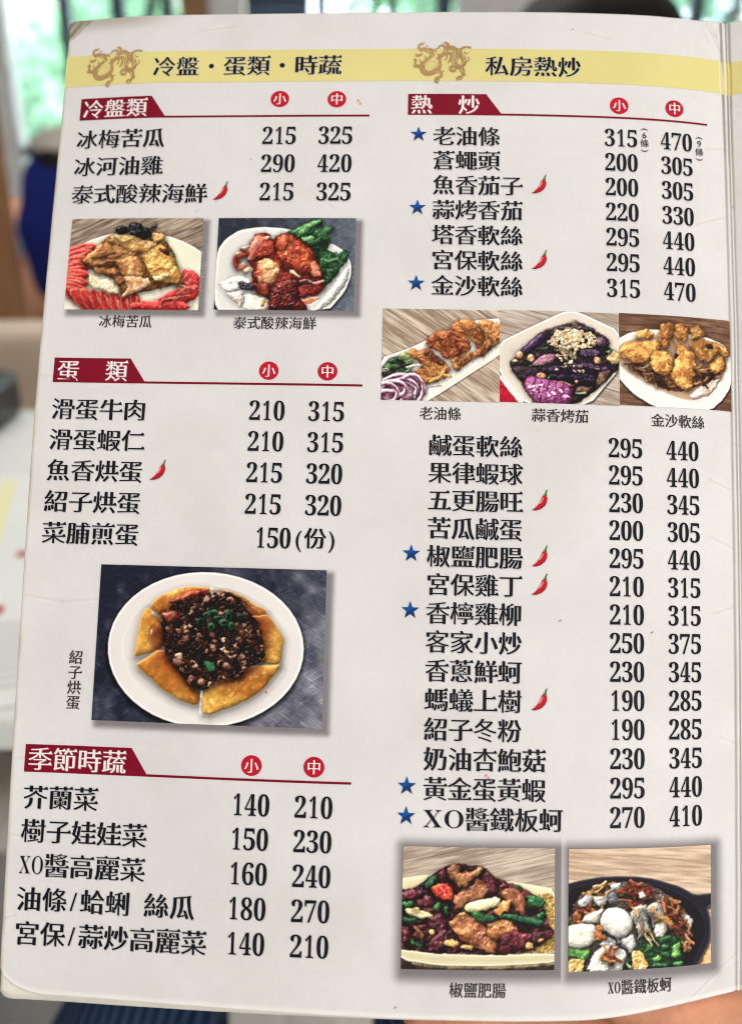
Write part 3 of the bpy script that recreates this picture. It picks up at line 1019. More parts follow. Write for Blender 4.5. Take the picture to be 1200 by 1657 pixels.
class Picture:
    """a small painted picture: every dish is laid down piece by piece as a lit relief"""

    def __init__(s, w, h, quad, seed):
        S_, T_ = np.meshgrid(np.linspace(0, 1, w), np.linspace(0, 1, h))
        q = np.array(quad, float)
        S_, T_ = S_[..., None], T_[..., None]
        P = q[0] * (1 - S_) * (1 - T_) + q[1] * S_ * (1 - T_) + q[2] * S_ * T_ + q[3] * (1 - S_) * T_
        s.X, s.Y = P[..., 0], P[..., 1]
        s.px = np.hypot(*(q[1] - q[0])) / w
        s.c = np.full((h, w, 3), 200.0)
        s.seed = seed
        s.food_dark = 0.0 if seed in (2, 3, 8) else 1.0
        s.rag = {1: .5, 3: .4, 5: .6}.get(seed, .85)
        s.rng = np.random.RandomState(seed)

    def nz(s, sc, seed, X=None, Y=None, oct=3, ang=0, st=1):
        X = s.X if X is None else X
        Y = s.Y if Y is None else Y
        a = math.radians(ang)
        x, y = X * math.cos(a) + Y * math.sin(a), -X * math.sin(a) + Y * math.cos(a)
        return fbm(x / (sc * st), y / sc, seed + s.seed * 7, oct)

    def wood(s, c1, c2, ang, sc=14, planks=0, seed=1):
        n = s.nz(sc, seed, ang=ang, st=14, oct=4)
        n2 = s.nz(sc * 5, seed + 5, ang=ang, st=5, oct=3)
        k = np.clip((n * .65 + n2 * .55 - .6) * 2.6 + .5, 0, 1)[..., None]
        s.c = np.array(c1) * (1 - k) + np.array(c2) * k
        if planks:
            a = math.radians(ang)
            y = -s.X * math.sin(a) + s.Y * math.cos(a)
            g = np.abs((y / planks) % 1 - .5)
            s.c = s.c * (1 - .3 * sstep(.475, .5, g))[..., None]

    def metal(s, c1, c2, grad, seed=1):
        g = np.clip((s.X * grad[0] + s.Y * grad[1]) + grad[2], 0, 1)
        n = s.nz(60, seed, oct=4)
        n2 = s.nz(3.5, seed + 3, ang=35, st=16, oct=2)
        n3 = s.nz(3.0, seed + 8, ang=-25, st=20, oct=2)
        k = np.clip(g + (n - .5) * .8, 0, 1)[..., None]
        s.c = np.array(c1) * (1 - k) + np.array(c2) * k
        sc = sstep(.62, .85, n2) * .5 + sstep(.66, .85, n3) * .5
        s.c = s.c + sc[..., None] * (20 + 70 * k)

    def sub(s, pts, m):
        p = np.asarray(pts, float)
        x0, y0, x1, y1 = p[:, 0].min() - m, p[:, 1].min() - m, p[:, 0].max() + m, p[:, 1].max() + m
        k = (s.X > x0) & (s.X < x1) & (s.Y > y0) & (s.Y < y1)
        r, c = np.where(k.any(1))[0], np.where(k.any(0))[0]
        if len(r) < 2 or len(c) < 2: return None
        return slice(r[0], r[-1] + 1), slice(c[0], c[-1] + 1)

    def sdf(s, p, X, Y, closed=True):
        p = np.asarray(p, float)
        if closed and len(p) < 18:      # round the corners off
            for _ in range(1):
                q = np.roll(p, -1, 0)
                p = np.stack([p * .84 + q * .16, p * .16 + q * .84], 1).reshape(-1, 2)
        d = np.full(X.shape, 1e9)
        ins = np.zeros(X.shape, bool)
        n = len(p)
        for i in range(n if closed else n - 1):
            a, b = p[i], p[(i + 1) % n]
            e = b - a
            t = np.clip(((X - a[0]) * e[0] + (Y - a[1]) * e[1]) / (e @ e + 1e-9), 0, 1)
            d = np.minimum(d, np.hypot(X - a[0] - t * e[0], Y - a[1] - t * e[1]))
            if closed and a[1] != b[1]:
                ins ^= ((a[1] > Y) != (b[1] > Y)) & (X < (b[0] - a[0]) * (Y - a[1]) / (b[1] - a[1]) + a[0])
        return np.where(ins, d, -d) if closed else -d

    def blob(s, pts, c1, c2=None, rd=45, bump=.5, bs=22, spec=.25, sp=14, warp=12, ws=32, sh=.55, amb=.50, tube=None, rim=None, gap=0, grad=None, cs=None, sharp=1.0, light=(-.35, -.62, .70)):
        s.rng.rand()
        sd = s.rng.randint(1, 900)
        R = s.sub(pts, (tube or 0) + 60)
        if R is None: return
        X, Y = s.X[R], s.Y[R]
        wx = X + (fbm(X / ws, Y / ws, sd, 3) - .5) * 2 * warp
        wy = Y + (fbm(X / ws, Y / ws, sd + 9, 3) - .5) * 2 * warp
        d = s.sdf(pts, wx, wy) if tube is None else s.sdf(pts, wx, wy, False) + tube
        if tube is not None: rd = min(rd, tube)
        c = s.c[R]
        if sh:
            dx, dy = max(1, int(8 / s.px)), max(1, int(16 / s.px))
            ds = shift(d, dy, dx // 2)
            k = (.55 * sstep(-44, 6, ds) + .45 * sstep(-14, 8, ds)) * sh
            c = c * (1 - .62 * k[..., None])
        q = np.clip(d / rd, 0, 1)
        h = rd * np.sqrt(np.clip(1 - (1 - q) ** 2, 0, 1)) * .42 + bump * bs * (fbm(X / bs, Y / bs, sd + 2, 3) - .5) * .50
        gy, gx = np.gradient(h, s.px)
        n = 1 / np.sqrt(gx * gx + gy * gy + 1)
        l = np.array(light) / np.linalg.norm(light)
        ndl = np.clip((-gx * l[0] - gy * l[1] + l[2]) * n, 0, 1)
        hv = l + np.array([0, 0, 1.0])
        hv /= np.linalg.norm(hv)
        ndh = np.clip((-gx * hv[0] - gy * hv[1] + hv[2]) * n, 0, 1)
        c1 = np.array(c1, float)
        c2 = c1 * .66 if c2 is None else np.array(c2, float)
        k = np.clip((fbm(X / (cs or bs * 2), Y / (cs or bs * 2), sd + 5, 4) - .5) * 3.6 + .5, 0, 1)[..., None]
        col = c1 * (1 - k) + c2 * k
        col = col * (1 + .34 * (fbm(X / (bs * .45), Y / (bs * .45), sd + 7, 3) - .5))[..., None]
        if grad is not None:
            gx0, gy0, r0, r1, gc = grad
            rr = np.hypot((X - gx0) / 1.22, Y - gy0) + (fbm(X / 60, Y / 60, sd + 21, 3) - .5) * 70
            e = sstep(r1, r0, rr)[..., None]
            col = col * (1 - e) + np.array(gc, float) * (.8 + .4 * k) * e
        if rim is not None:
            e = sstep(rim[1], 0, d)[..., None]
            col = col * (1 - e) + np.array(rim[0], float) * e
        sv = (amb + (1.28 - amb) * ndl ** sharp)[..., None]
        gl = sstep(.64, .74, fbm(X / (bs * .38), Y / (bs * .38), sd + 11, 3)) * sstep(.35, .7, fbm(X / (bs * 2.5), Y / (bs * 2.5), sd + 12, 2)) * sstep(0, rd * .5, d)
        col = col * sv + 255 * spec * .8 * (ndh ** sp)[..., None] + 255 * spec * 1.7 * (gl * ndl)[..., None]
        a = sstep(-s.px * 1.2, s.px * 1.2, d - gap)[..., None]
        s.c[R] = c * (1 - a) + col * a

    def ell(s, cx, cy, rx, ry, *a, ang=0, **k):
        t = np.linspace(0, 2 * np.pi, 22)[:-1]
        x, y = rx * np.cos(t), ry * np.sin(t)
        r = math.radians(ang)
        k.setdefault('warp', min(rx, ry) * .28)
        k.setdefault('rd', min(rx, ry) * .8)
        s.blob(np.stack([cx + x * math.cos(r) - y * math.sin(r), cy + x * math.sin(r) + y * math.cos(r)], 1), *a, **k)

    def plate(s, pts, c, rim=18, rimc=None, inner=None, sh=.45):
        R = s.sub(pts, 40)
        X, Y = s.X[R], s.Y[R]
        d = s.sdf(pts, X, Y)
        cc = s.c[R]
        ds = shift(d, int(14 / s.px))
        cc = cc * (1 - sstep(-24, 6, ds) * sh)[..., None]
        c = np.array(c, float)
        col = np.broadcast_to(c, cc.shape) * (1 + .05 * (fbm(X / 200, Y / 200, 5, 2) - .5))[..., None]
        e = sstep(rim, rim * .4, d)[..., None]
        col = col * (1 - e) + np.array(rimc if rimc is not None else np.minimum(c * 1.08, 250)) * e
        if inner is not None:
            k = (sstep(inner[0], inner[0] + inner[1], d) * inner[2])[..., None]
            col = col * (1 - k)
        a = sstep(-s.px * .8, s.px * .8, d)[..., None]
        s.c[R] = cc * (1 - a) + col * a

    def cells(s, pts, n, pal, spec=.25, sp=10, amb=.4, h=1.0, warp=10, deep=.0, sh=.3, keep=1.0):
        pal = np.array(pal, float)
        R = s.sub(pts, 40)
        X, Y = s.X[R], s.Y[R]
        p = np.asarray(pts, float)
        d = s.sdf(pts, X + (s.nz(30, 3, X, Y) - .5) * 2 * warp, Y + (s.nz(30, 5, X, Y) - .5) * 2 * warp)
        Q = np.stack([s.rng.uniform(p[:, 0].min(), p[:, 0].max(), n), s.rng.uniform(p[:, 1].min(), p[:, 1].max(), n)], 1)
        Wx, Wy = X + (s.nz(14, 8, X, Y) - .5) * 22, Y + (s.nz(14, 9, X, Y) - .5) * 22
        d1 = np.full(X.shape, 1e9); d2 = d1.copy(); ix = np.zeros(X.shape, int)
        for i, (a, b) in enumerate(Q):
            e = np.hypot(Wx - a, Wy - b)
            m = e < d1
            d2 = np.where(m, d1, np.minimum(d2, e))
            d1 = np.where(m, e, d1)
            ix = np.where(m, i, ix)
        edge = (d2 - d1)
        sz = math.sqrt((np.ptp(p[:, 0])) * np.ptp(p[:, 1]) / n)
        hh = sz * .5 * np.sqrt(np.clip(1 - (1 - np.clip(edge / sz, 0, 1)) ** 2, 0, 1)) * h + 3 * s.nz(7, 2, X, Y)
        hh = hh * .7 + (s.rng.rand(n) * sz * .35)[ix]
        gy, gx = np.gradient(hh, s.px)
        nn = 1 / np.sqrt(gx ** 2 + gy ** 2 + 1)
        l = np.array([-.35, -.62, .70]); l /= np.linalg.norm(l)
        ndl = np.clip((-gx * l[0] - gy * l[1] + l[2]) * nn, 0, 1)
        hv = l + (0, 0, 1); hv /= np.linalg.norm(hv)
        ndh = np.clip((-gx * hv[0] - gy * hv[1] + hv[2]) * nn, 0, 1)
        col = pal[s.rng.randint(0, len(pal), n)][ix] * (amb + (1.25 - amb) * ndl)[..., None] * (1 - deep * sstep(sz * .5, 0, edge))[..., None] + 255 * spec * (ndh ** sp)[..., None]
        cc = s.c[R]
        if sh:
            cc = cc * (1 - sstep(-24, 6, shift(d, int(12 / s.px))) * sh)[..., None]
        a = sstep(-s.px * .8, s.px * .8, d)
        if keep < 1: a = a * (s.rng.rand(n) < keep)[ix]
        a = a[..., None]
        s.c[R] = cc * (1 - a) + col * a

    def shreds(s, pts, n, pal, w=4, ln=70, spread=1.2, base=0, sh=.35):
        p = np.asarray(pts, float)
        k = 0
        for _ in range(n * 6):
            x, y = s.rng.uniform(p[:, 0].min(), p[:, 0].max()), s.rng.uniform(p[:, 1].min(), p[:, 1].max())
            if s.sdf(pts, np.array([[x]]), np.array([[y]]))[0, 0] < 0: continue
            a = base + s.rng.normal(0, spread)
            b = a + s.rng.normal(0, .5)
            L = ln * s.rng.uniform(.5, 1.2)
            q = [(x - math.cos(a) * L / 2, y - math.sin(a) * L / 2), (x, y), (x + math.cos(b) * L / 2, y + math.sin(b) * L / 2)]
            c = np.array(pal[s.rng.randint(len(pal))], float)
            s.blob(q, c, c * .8, tube=w * s.rng.uniform(.7, 1.3), bump=.1, warp=4, spec=.12, sh=sh)
            k += 1
            if k >= n: break

    def done(s, grain=3.0, con=1.12, gain=1.0):
        # ragged, mingled edges where there is food, none on plates and table
        h, w = s.c.shape[:2]
        mx, mn = s.c.max(-1), s.c.min(-1)
        m = np.clip(((mx - mn) / (mx + 20) - .26) * 5, 0, 1) + np.clip((92 - mx) / 40, 0, 1) * (s.food_dark)
        m = np.clip(m, 0, 1)
        for _ in range(6):
            m = (m + shift(m, 2) + shift(m, -2) + shift(m, 0, 2) + shift(m, 0, -2)) / 5
        ii, jj = np.meshgrid(np.arange(h), np.arange(w), indexing='ij')
        for sc, am in ((34, 16 * s.rag), (14, 5 * s.rag)):
            dx = (fbm(s.X / sc, s.Y / sc, 31 + s.seed, 2) - .5) * 2 * am / s.px * m
            dy = (fbm(s.X / sc, s.Y / sc, 47 + s.seed, 2) - .5) * 2 * am / s.px * m
            y0, x0 = np.clip(ii + dy, 0, h - 1.001), np.clip(jj + dx, 0, w - 1.001)
            a, b = y0.astype(int), x0.astype(int)
            fy, fx = (y0 - a)[..., None], (x0 - b)[..., None]
            s.c = (s.c[a, b] * (1 - fx) + s.c[a, b + 1] * fx) * (1 - fy) + (s.c[a + 1, b] * (1 - fx) + s.c[a + 1, b + 1] * fx) * fy
        g = s.c.mean(-1, keepdims=True)
        c = g + (s.c - g) * .92
        c = (c - 120) * con + 118
        c = c * gain
        # printing grain and a little softness
        c = c + (s.rng.rand(*c.shape[:2], 1) - .5) * 2 * grain
        c = np.clip(c, 14, 250)
        b = c.copy()
        b[1:-1, 1:-1] = (c[1:-1, 1:-1] * 4 + c[:-2, 1:-1] + c[2:, 1:-1] + c[1:-1, :-2] + c[1:-1, 2:]) / 8
        # the crisp local contrast of the print
        k = b
        for _ in range(2):
            k = (k * 2 + shift(k, 1) + shift(k, -1) + shift(k, 0, 1) + shift(k, 0, -1)) / 6
        return lin(np.clip(b + .9 * (b - k), 10, 250))


def arc(cx, cy, rx, ry, a0, a1, n=14):
    t = np.radians(np.linspace(a0, a1, n))
    return [(cx + rx * math.cos(k), cy + ry * math.sin(k)) for k in t]


def pic_melon():
    p = Picture(230, 166, [(72, 65), (1145, 58), (1112, 800), (12, 788)], 1)
    p.wood((190, 168, 148), (110, 92, 80), -22, 10, 190)
    p.plate(arc(590, 610, 700, 440, 0, 360, 40), (236, 230, 208), 26, (244, 240, 226))
    for i, (x, y, a) in enumerate([(150, 318, -12), (118, 365, -14), (100, 415, -10), (92, 465, -6), (86, 520, 0), (84, 575, 8), (92, 630, 18), (110, 685, 30), (160, 720, 44), (230, 735, 54), (300, 742, 60), (375, 755, 64), (450, 765, 70), (530, 775, 74), (610, 778, 80)]):
        p.ell(x, y, 132, 50, (176, 36, 34), (140, 20, 24), ang=a, rim=((222, 112, 92), 20), bump=.15, spec=.16, sp=8, sh=.55, warp=5)
        p.ell(x + 12, y - 8, 88, 11, (226, 134, 112), (204, 90, 76), ang=a, bump=.2, spec=.1, sh=0, warp=5)
    for q in ([(985, 470), (1060, 482), (1125, 530), (1120, 640), (1000, 660), (950, 590)], [(900, 640), (1120, 590), (1112, 700), (960, 770), (780, 770), (760, 720)], [(560, 745), (740, 720), (1000, 740), (1060, 760), (1020, 800), (560, 800)]):
        p.blob(q, (182, 38, 36), (146, 22, 26), rim=((226, 100, 84), 14), rd=40, spec=.3, sp=8, bump=.3)
    p.shreds([(900, 560), (1110, 540), (1100, 740), (860, 760)], 9, [(226, 110, 92), (236, 140, 118), (168, 30, 30)], 9, 110, .35, -.3)
    p.blob([(215, 505), (330, 560), (400, 535), (462, 620), (460, 668), (380, 662), (330, 630), (250, 620), (215, 560)], (236, 224, 192), (220, 200, 158), rd=30, spec=.1)
    p.blob([(145, 395), (250, 330), (330, 240), (400, 195), (560, 190), (740, 165), (838, 195), (830, 230), (900, 320), (925, 400), (960, 480), (985, 548), (930, 600), (720, 645), (650, 655), (500, 700), (440, 560), (250, 480), (180, 430)], (158, 104, 54), (104, 60, 30), rd=60, bump=.8, spec=.2)
    p.blob([(640, 350), (780, 265), (890, 335), (960, 480), (985, 550), (940, 595), (740, 562), (690, 470)], (212, 162, 86), (168, 112, 50), rd=70, bump=.8, bs=30, spec=.35)
    p.blob([(255, 450), (500, 478), (450, 520), (265, 506)], (176, 112, 70), (120, 68, 40), rd=25)
    p.blob([(145, 395), (330, 250), (480, 290), (640, 355), (520, 400), (430, 445), (200, 442)], (190, 130, 74), (140, 84, 44), rd=40, bump=.7, spec=.35)
    p.shreds([(250, 340), (500, 320), (460, 400), (240, 410)], 8, [(92, 48, 28), (190, 126, 74)], 7, 110, .2, -.35)
    p.blob([(420, 400), (600, 360), (690, 470), (640, 560), (520, 560), (470, 480)], (200, 146, 88), (146, 94, 52), rd=50, bump=.8, spec=.3)
    p.blob([(430, 540), (620, 530), (722, 560), (700, 612), (500, 706), (475, 690), (560, 610)], (212, 168, 124), (176, 124, 80), rd=34, spec=.25, rim=((232, 196, 156), 12))
    p.ell(470, 560, 40, 34, (150, 100, 60), (96, 56, 30), spec=.3)
    p.blob([(385, 205), (450, 190), (560, 195), (700, 235), (785, 260), (690, 335), (600, 345), (480, 300), (390, 250)], (220, 178, 112), (180, 126, 70), rd=40, bump=.6, spec=.35)
    p.blob([(400, 200), (520, 195), (580, 235), (480, 255)], (232, 206, 146), (212, 176, 104), rd=24, spec=.25)
    p.blob([(720, 170), (838, 190), (835, 240), (770, 258), (700, 220)], (204, 156, 96), (150, 96, 52), rd=30, spec=.3)
    p.blob([(790, 295), (872, 325), (876, 368), (800, 335)], (70, 28, 24), rd=20, sh=0, spec=.3)
    p.blob([(740, 535), (860, 498), (882, 530), (760, 572)], (232, 200, 134), rd=24, spec=.35)
    for x, y, rx, ry in ((670, 185, 66, 48), (485, 160, 52, 38), (600, 152, 62, 54)):
        p.ell(x, y, rx, ry, (30, 27, 32), (18, 16, 20), spec=.5, sp=26, bump=.3)
    p.blob([(700, 140), (768, 98), (772, 132), (738, 165)], (70, 48, 46), rd=14, spec=.2)
    for x, y in ((838, 245), (905, 372), (925, 435), (890, 350)):
        p.ell(x, y, 13, 9, (70, 120, 60), sh=.2)
    return p.done()


def pic_seafood():
    p = Picture(230, 166, [(68, 60), (1133, 72), (1115, 788), (35, 768)], 2)
    p.metal((50, 54, 66), (112, 118, 130), (.0007, .0002, -.12), 2)
    p.plate([(40, 720), (36, 500), (60, 310), (120, 225), (230, 155), (400, 132), (600, 148), (800, 215), (950, 268), (1050, 330), (1098, 425), (1096, 520), (1050, 640), (920, 790), (80, 790)], (228, 224, 218), 34, (240, 238, 232), (60, 120, .10))
    p.blob([(1080, 440), (1070, 560), (960, 720), (860, 785), (800, 785), (930, 640), (1010, 520)], (206, 204, 200), (220, 218, 214), rd=60, bump=.1, spec=.1, sh=.15)
    p.blob([(575, 180), (640, 162), (740, 110), (830, 70), (862, 78), (880, 140), (945, 138), (962, 160), (920, 190), (938, 240), (920, 320), (990, 350), (1060, 318), (1088, 342), (1072, 400), (1020, 450), (990, 515), (900, 605), (860, 520), (820, 400), (760, 310), (690, 230)], (48, 92, 52), (22, 52, 32), rd=50, bump=1.1, bs=34, spec=.22, warp=16, ws=26)
    p.blob([(640, 165), (760, 105), (850, 75), (870, 100), (760, 180), (690, 225)], (96, 146, 84), (56, 104, 58), rd=26, bump=.8)
    p.blob([(700, 225), (800, 205), (820, 235), (740, 260)], (150, 180, 130), (90, 140, 90), rd=18)
    p.shreds([(840, 400), (1060, 340), (1000, 480), (900, 580)], 12, [(88, 140, 80), (30, 66, 40), (110, 160, 100)], 8, 80, .8, -.6)
    p.shreds([(800, 230), (920, 200), (900, 310), (800, 330)], 7, [(20, 48, 30), (84, 136, 76)], 9, 80, .8, .6)
    p.blob([(70, 565), (220, 500), (345, 560), (230, 622), (150, 642), (100, 610)], (240, 234, 230), (214, 200, 198), rd=34, bump=.8, sh=.25)
    p.blob([(130, 640), (260, 620), (270, 690), (250, 760), (180, 700)], (226, 214, 206), (196, 180, 172), rd=40, sh=.25)
    p.blob([(270, 640), (460, 690), (465, 780), (272, 780)], (240, 234, 222), (226, 216, 200), rd=26, sh=.3)
    p.blob([(390, 700), (446, 700), (420, 750), (396, 755)], (226, 140, 50), rd=22, sh=0)
    p.shreds([(160, 350), (310, 250), (330, 480), (220, 470)], 14, [(200, 92, 66), (226, 190, 172), (150, 50, 36), (240, 226, 216)], 14, 80, .9, -.6)
    p.blob([(365, 188), (430, 180), (500, 225), (545, 192), (620, 188), (690, 230), (780, 310), (832, 400), (870, 520), (892, 600), (840, 660), (700, 690), (762, 770), (740, 782), (458, 782), (470, 690), (370, 650), (330, 580), (340, 460), (300, 400), (310, 260)], (138, 42, 28), (88, 20, 16), rd=60, bump=.9, spec=.25)
    p.blob([(295, 400), (312, 260), (370, 200), (492, 218), (400, 290), (350, 400)], (222, 156, 134), (190, 104, 84), rd=40, spec=.2)
    p.blob([(350, 300), (420, 250), (520, 240), (520, 330), (420, 380), (350, 400)], (150, 54, 34), (112, 30, 22), rd=50, bump=.9)
    p.blob([(512, 205), (600, 190), (690, 235), (800, 325), (842, 440), (780, 520), (700, 500), (560, 420), (520, 320)], (180, 74, 40), (120, 34, 22), rd=70, bump=1.0, bs=24, spec=.35)
    p.blob([(515, 210), (600, 200), (640, 250), (560, 330), (520, 290)], (206, 112, 70), (160, 60, 36), rd=40, bump=.6, spec=.3)
    p.ell(450, 480, 98, 106, (216, 156, 110), (166, 84, 54), spec=.35, bump=.7, bs=40)
    p.ell(462, 440, 50, 34, (234, 196, 126), (214, 160, 100), spec=.3, sh=0)
    p.blob([(340, 560), (460, 570), (480, 680), (380, 655)], (140, 52, 34), (96, 30, 22), rd=30)
    p.blob([(480, 580), (700, 520), (722, 600), (690, 680), (765, 765), (740, 785), (456, 785)], (96, 24, 18), (52, 10, 10), rd=60, bump=1.1, bs=18, spec=.4, sp=20)
    p.blob([(690, 600), (780, 548), (862, 552), (892, 612), (830, 664), (700, 684)], (150, 46, 32), (104, 26, 20), rd=50, bump=.9, spec=.35)
    p.blob([(780, 410), (830, 400), (868, 520), (800, 530)], (214, 140, 110), (180, 90, 60), rd=24)
    p.shreds([(720, 550), (860, 545), (850, 580), (730, 590)], 4, [(70, 50, 54), (210, 150, 130)], 8, 130, .12, -.25)
    p.blob([(606, 460), (650, 468), (715, 520), (700, 530), (640, 495)], (250, 228, 196), rd=14, sh=0, spec=.2)
    p.blob([(220, 545), (350, 588), (342, 634), (232, 608)], (74, 62, 78), (46, 38, 52), rd=20, bump=.8)
    p.blob([(700, 700), (880, 670), (760, 745)], (226, 150, 120), (206, 110, 66), rd=14, sh=0)
    return p.done()


def pic_egg():
    p = Picture(360, 250, [(70, 42), (1137, 64), (1112, 816), (22, 776)], 3)
    p.metal((40, 40, 58), (150, 150, 160), (.00062, .00052, -.32), 4)
    p.plate(arc(565, 442, 464, 366, 0, 360, 48), (228, 220, 216), 16, (242, 238, 234), (70, 60, .035), .6)
    p.plate(arc(565, 440, 395, 305, 0, 360, 48), (226, 217, 212), 10, (233, 226, 222), (30, 140, .05), .0)
    G1, G2 = (206, 152, 66), (168, 104, 38)
    wed = [[(305, 240), (350, 190), (470, 145), (585, 148), (592, 182), (450, 215), (380, 270), (345, 285)],
           [(290, 242), (345, 290), (375, 330), (370, 440), (225, 485), (235, 420), (260, 290)],
           [(230, 520), (280, 490), (365, 440), (430, 530), (545, 640), (530, 710), (430, 680), (330, 610)],
           [(615, 160), (690, 165), (850, 255), (852, 282), (780, 300), (740, 220)],
           [(765, 290), (850, 276), (900, 330), (937, 390), (930, 440), (918, 515), (820, 510), (835, 450), (810, 350)],
           [(553, 640), (690, 560), (760, 530), (915, 510), (922, 526), (840, 630), (750, 690), (553, 762)]]
    for w in wed:
        p.blob(w, G1, G2, rd=26, bump=.22, bs=40, spec=.12, warp=5, ws=60, cs=110, rim=((224, 176, 96), 8), grad=(590, 395, 175, 285, (134, 62, 30)))
    p.blob([(380, 220), (500, 165), (590, 168), (560, 190), (440, 225)], (150, 50, 26), (110, 30, 18), rd=20, bump=.7, spec=.45, sh=0)
    M = [(355, 290), (450, 205), (600, 178), (645, 165), (745, 205), (775, 280), (825, 330), (838, 420), (850, 485), (710, 578), (640, 590), (550, 642), (480, 602), (430, 530), (370, 450)]
    p.blob(M, (46, 26, 24), (28, 16, 16), rd=40, bump=.6, bs=20, spec=.2, sh=.5)
    p.cells(M, 420, [(50, 27, 20), (38, 20, 17), (34, 18, 15), (64, 35, 25), (92, 52, 34), (50, 28, 20), (120, 70, 46), (42, 22, 18), (40, 20, 16), (76, 40, 26)], .34, 30, .42, 1.0, 12, .4)
    p.cells(M, 700, [(170, 118, 88), (140, 86, 62), (30, 18, 18), (200, 150, 116)], .4, 18, .5, 1.0, 12, .3, 0, .10)
    p.cells(M, 1500, [(196, 160, 136), (170, 130, 108)], .2, 8, .6, .8, 6, .3, 0, .025)
    for x, y, r in ((440, 505, 24), (600, 378, 18), (668, 520, 18), (478, 395, 17), (540, 380, 14), (520, 235, 14), (605, 440, 16), (740, 480, 14), (575, 205, 16), (500, 585, 18), (545, 605, 22), (690, 265, 12), (730, 400, 14)):
        p.ell(x, y, r, r * .8, (128, 82, 62), (84, 48, 38), spec=.4, bump=.5, bs=9, warp=r * .6, ws=r * 1.4, ang=x * 7)
    p.blob([(360, 280), (430, 260), (440, 310), (380, 320)], (130, 58, 40), (90, 36, 26), rd=20, spec=.4)
    for x, y, rx, ry, a in ((548, 315, 26, 22, 10), (600, 272, 34, 14, -10), (630, 300, 26, 16, 20), (676, 290, 20, 36, 10), (655, 318, 24, 18, 0), (595, 340, 18, 22, 20), (690, 335, 16, 22, 0), (735, 290, 18, 18, 0), (570, 280, 18, 12, 0)):
        p.ell(x, y, rx, ry, (46, 88, 58), (20, 48, 34), ang=a, spec=.22, bump=.4)
        p.ell(x, y, rx * .5, ry * .5, (24, 42, 32), ang=a, sh=0, spec=.1)
    p.blob([(556, 505), (606, 500), (612, 545), (570, 552)], (56, 108, 70), (36, 80, 52), rd=12, spec=.15)
    p.blob([(306, 356), (318, 352), (316, 378), (308, 380)], (240, 228, 214), rd=6, sh=0, warp=2)
    p.ell(852, 645, 5, 5, (150, 96, 60), sh=0)
    # knife cuts show the plate
    for q in ([(552, 640), (546, 640), (536, 740), (548, 764)], [(312, 262), (345, 286), (335, 292), (316, 276)], [(588, 146), (612, 158), (604, 184), (594, 182)]):
        p.blob(q, (226, 216, 210), rd=6, bump=0, sh=0, warp=2, spec=0)
    return p.done()


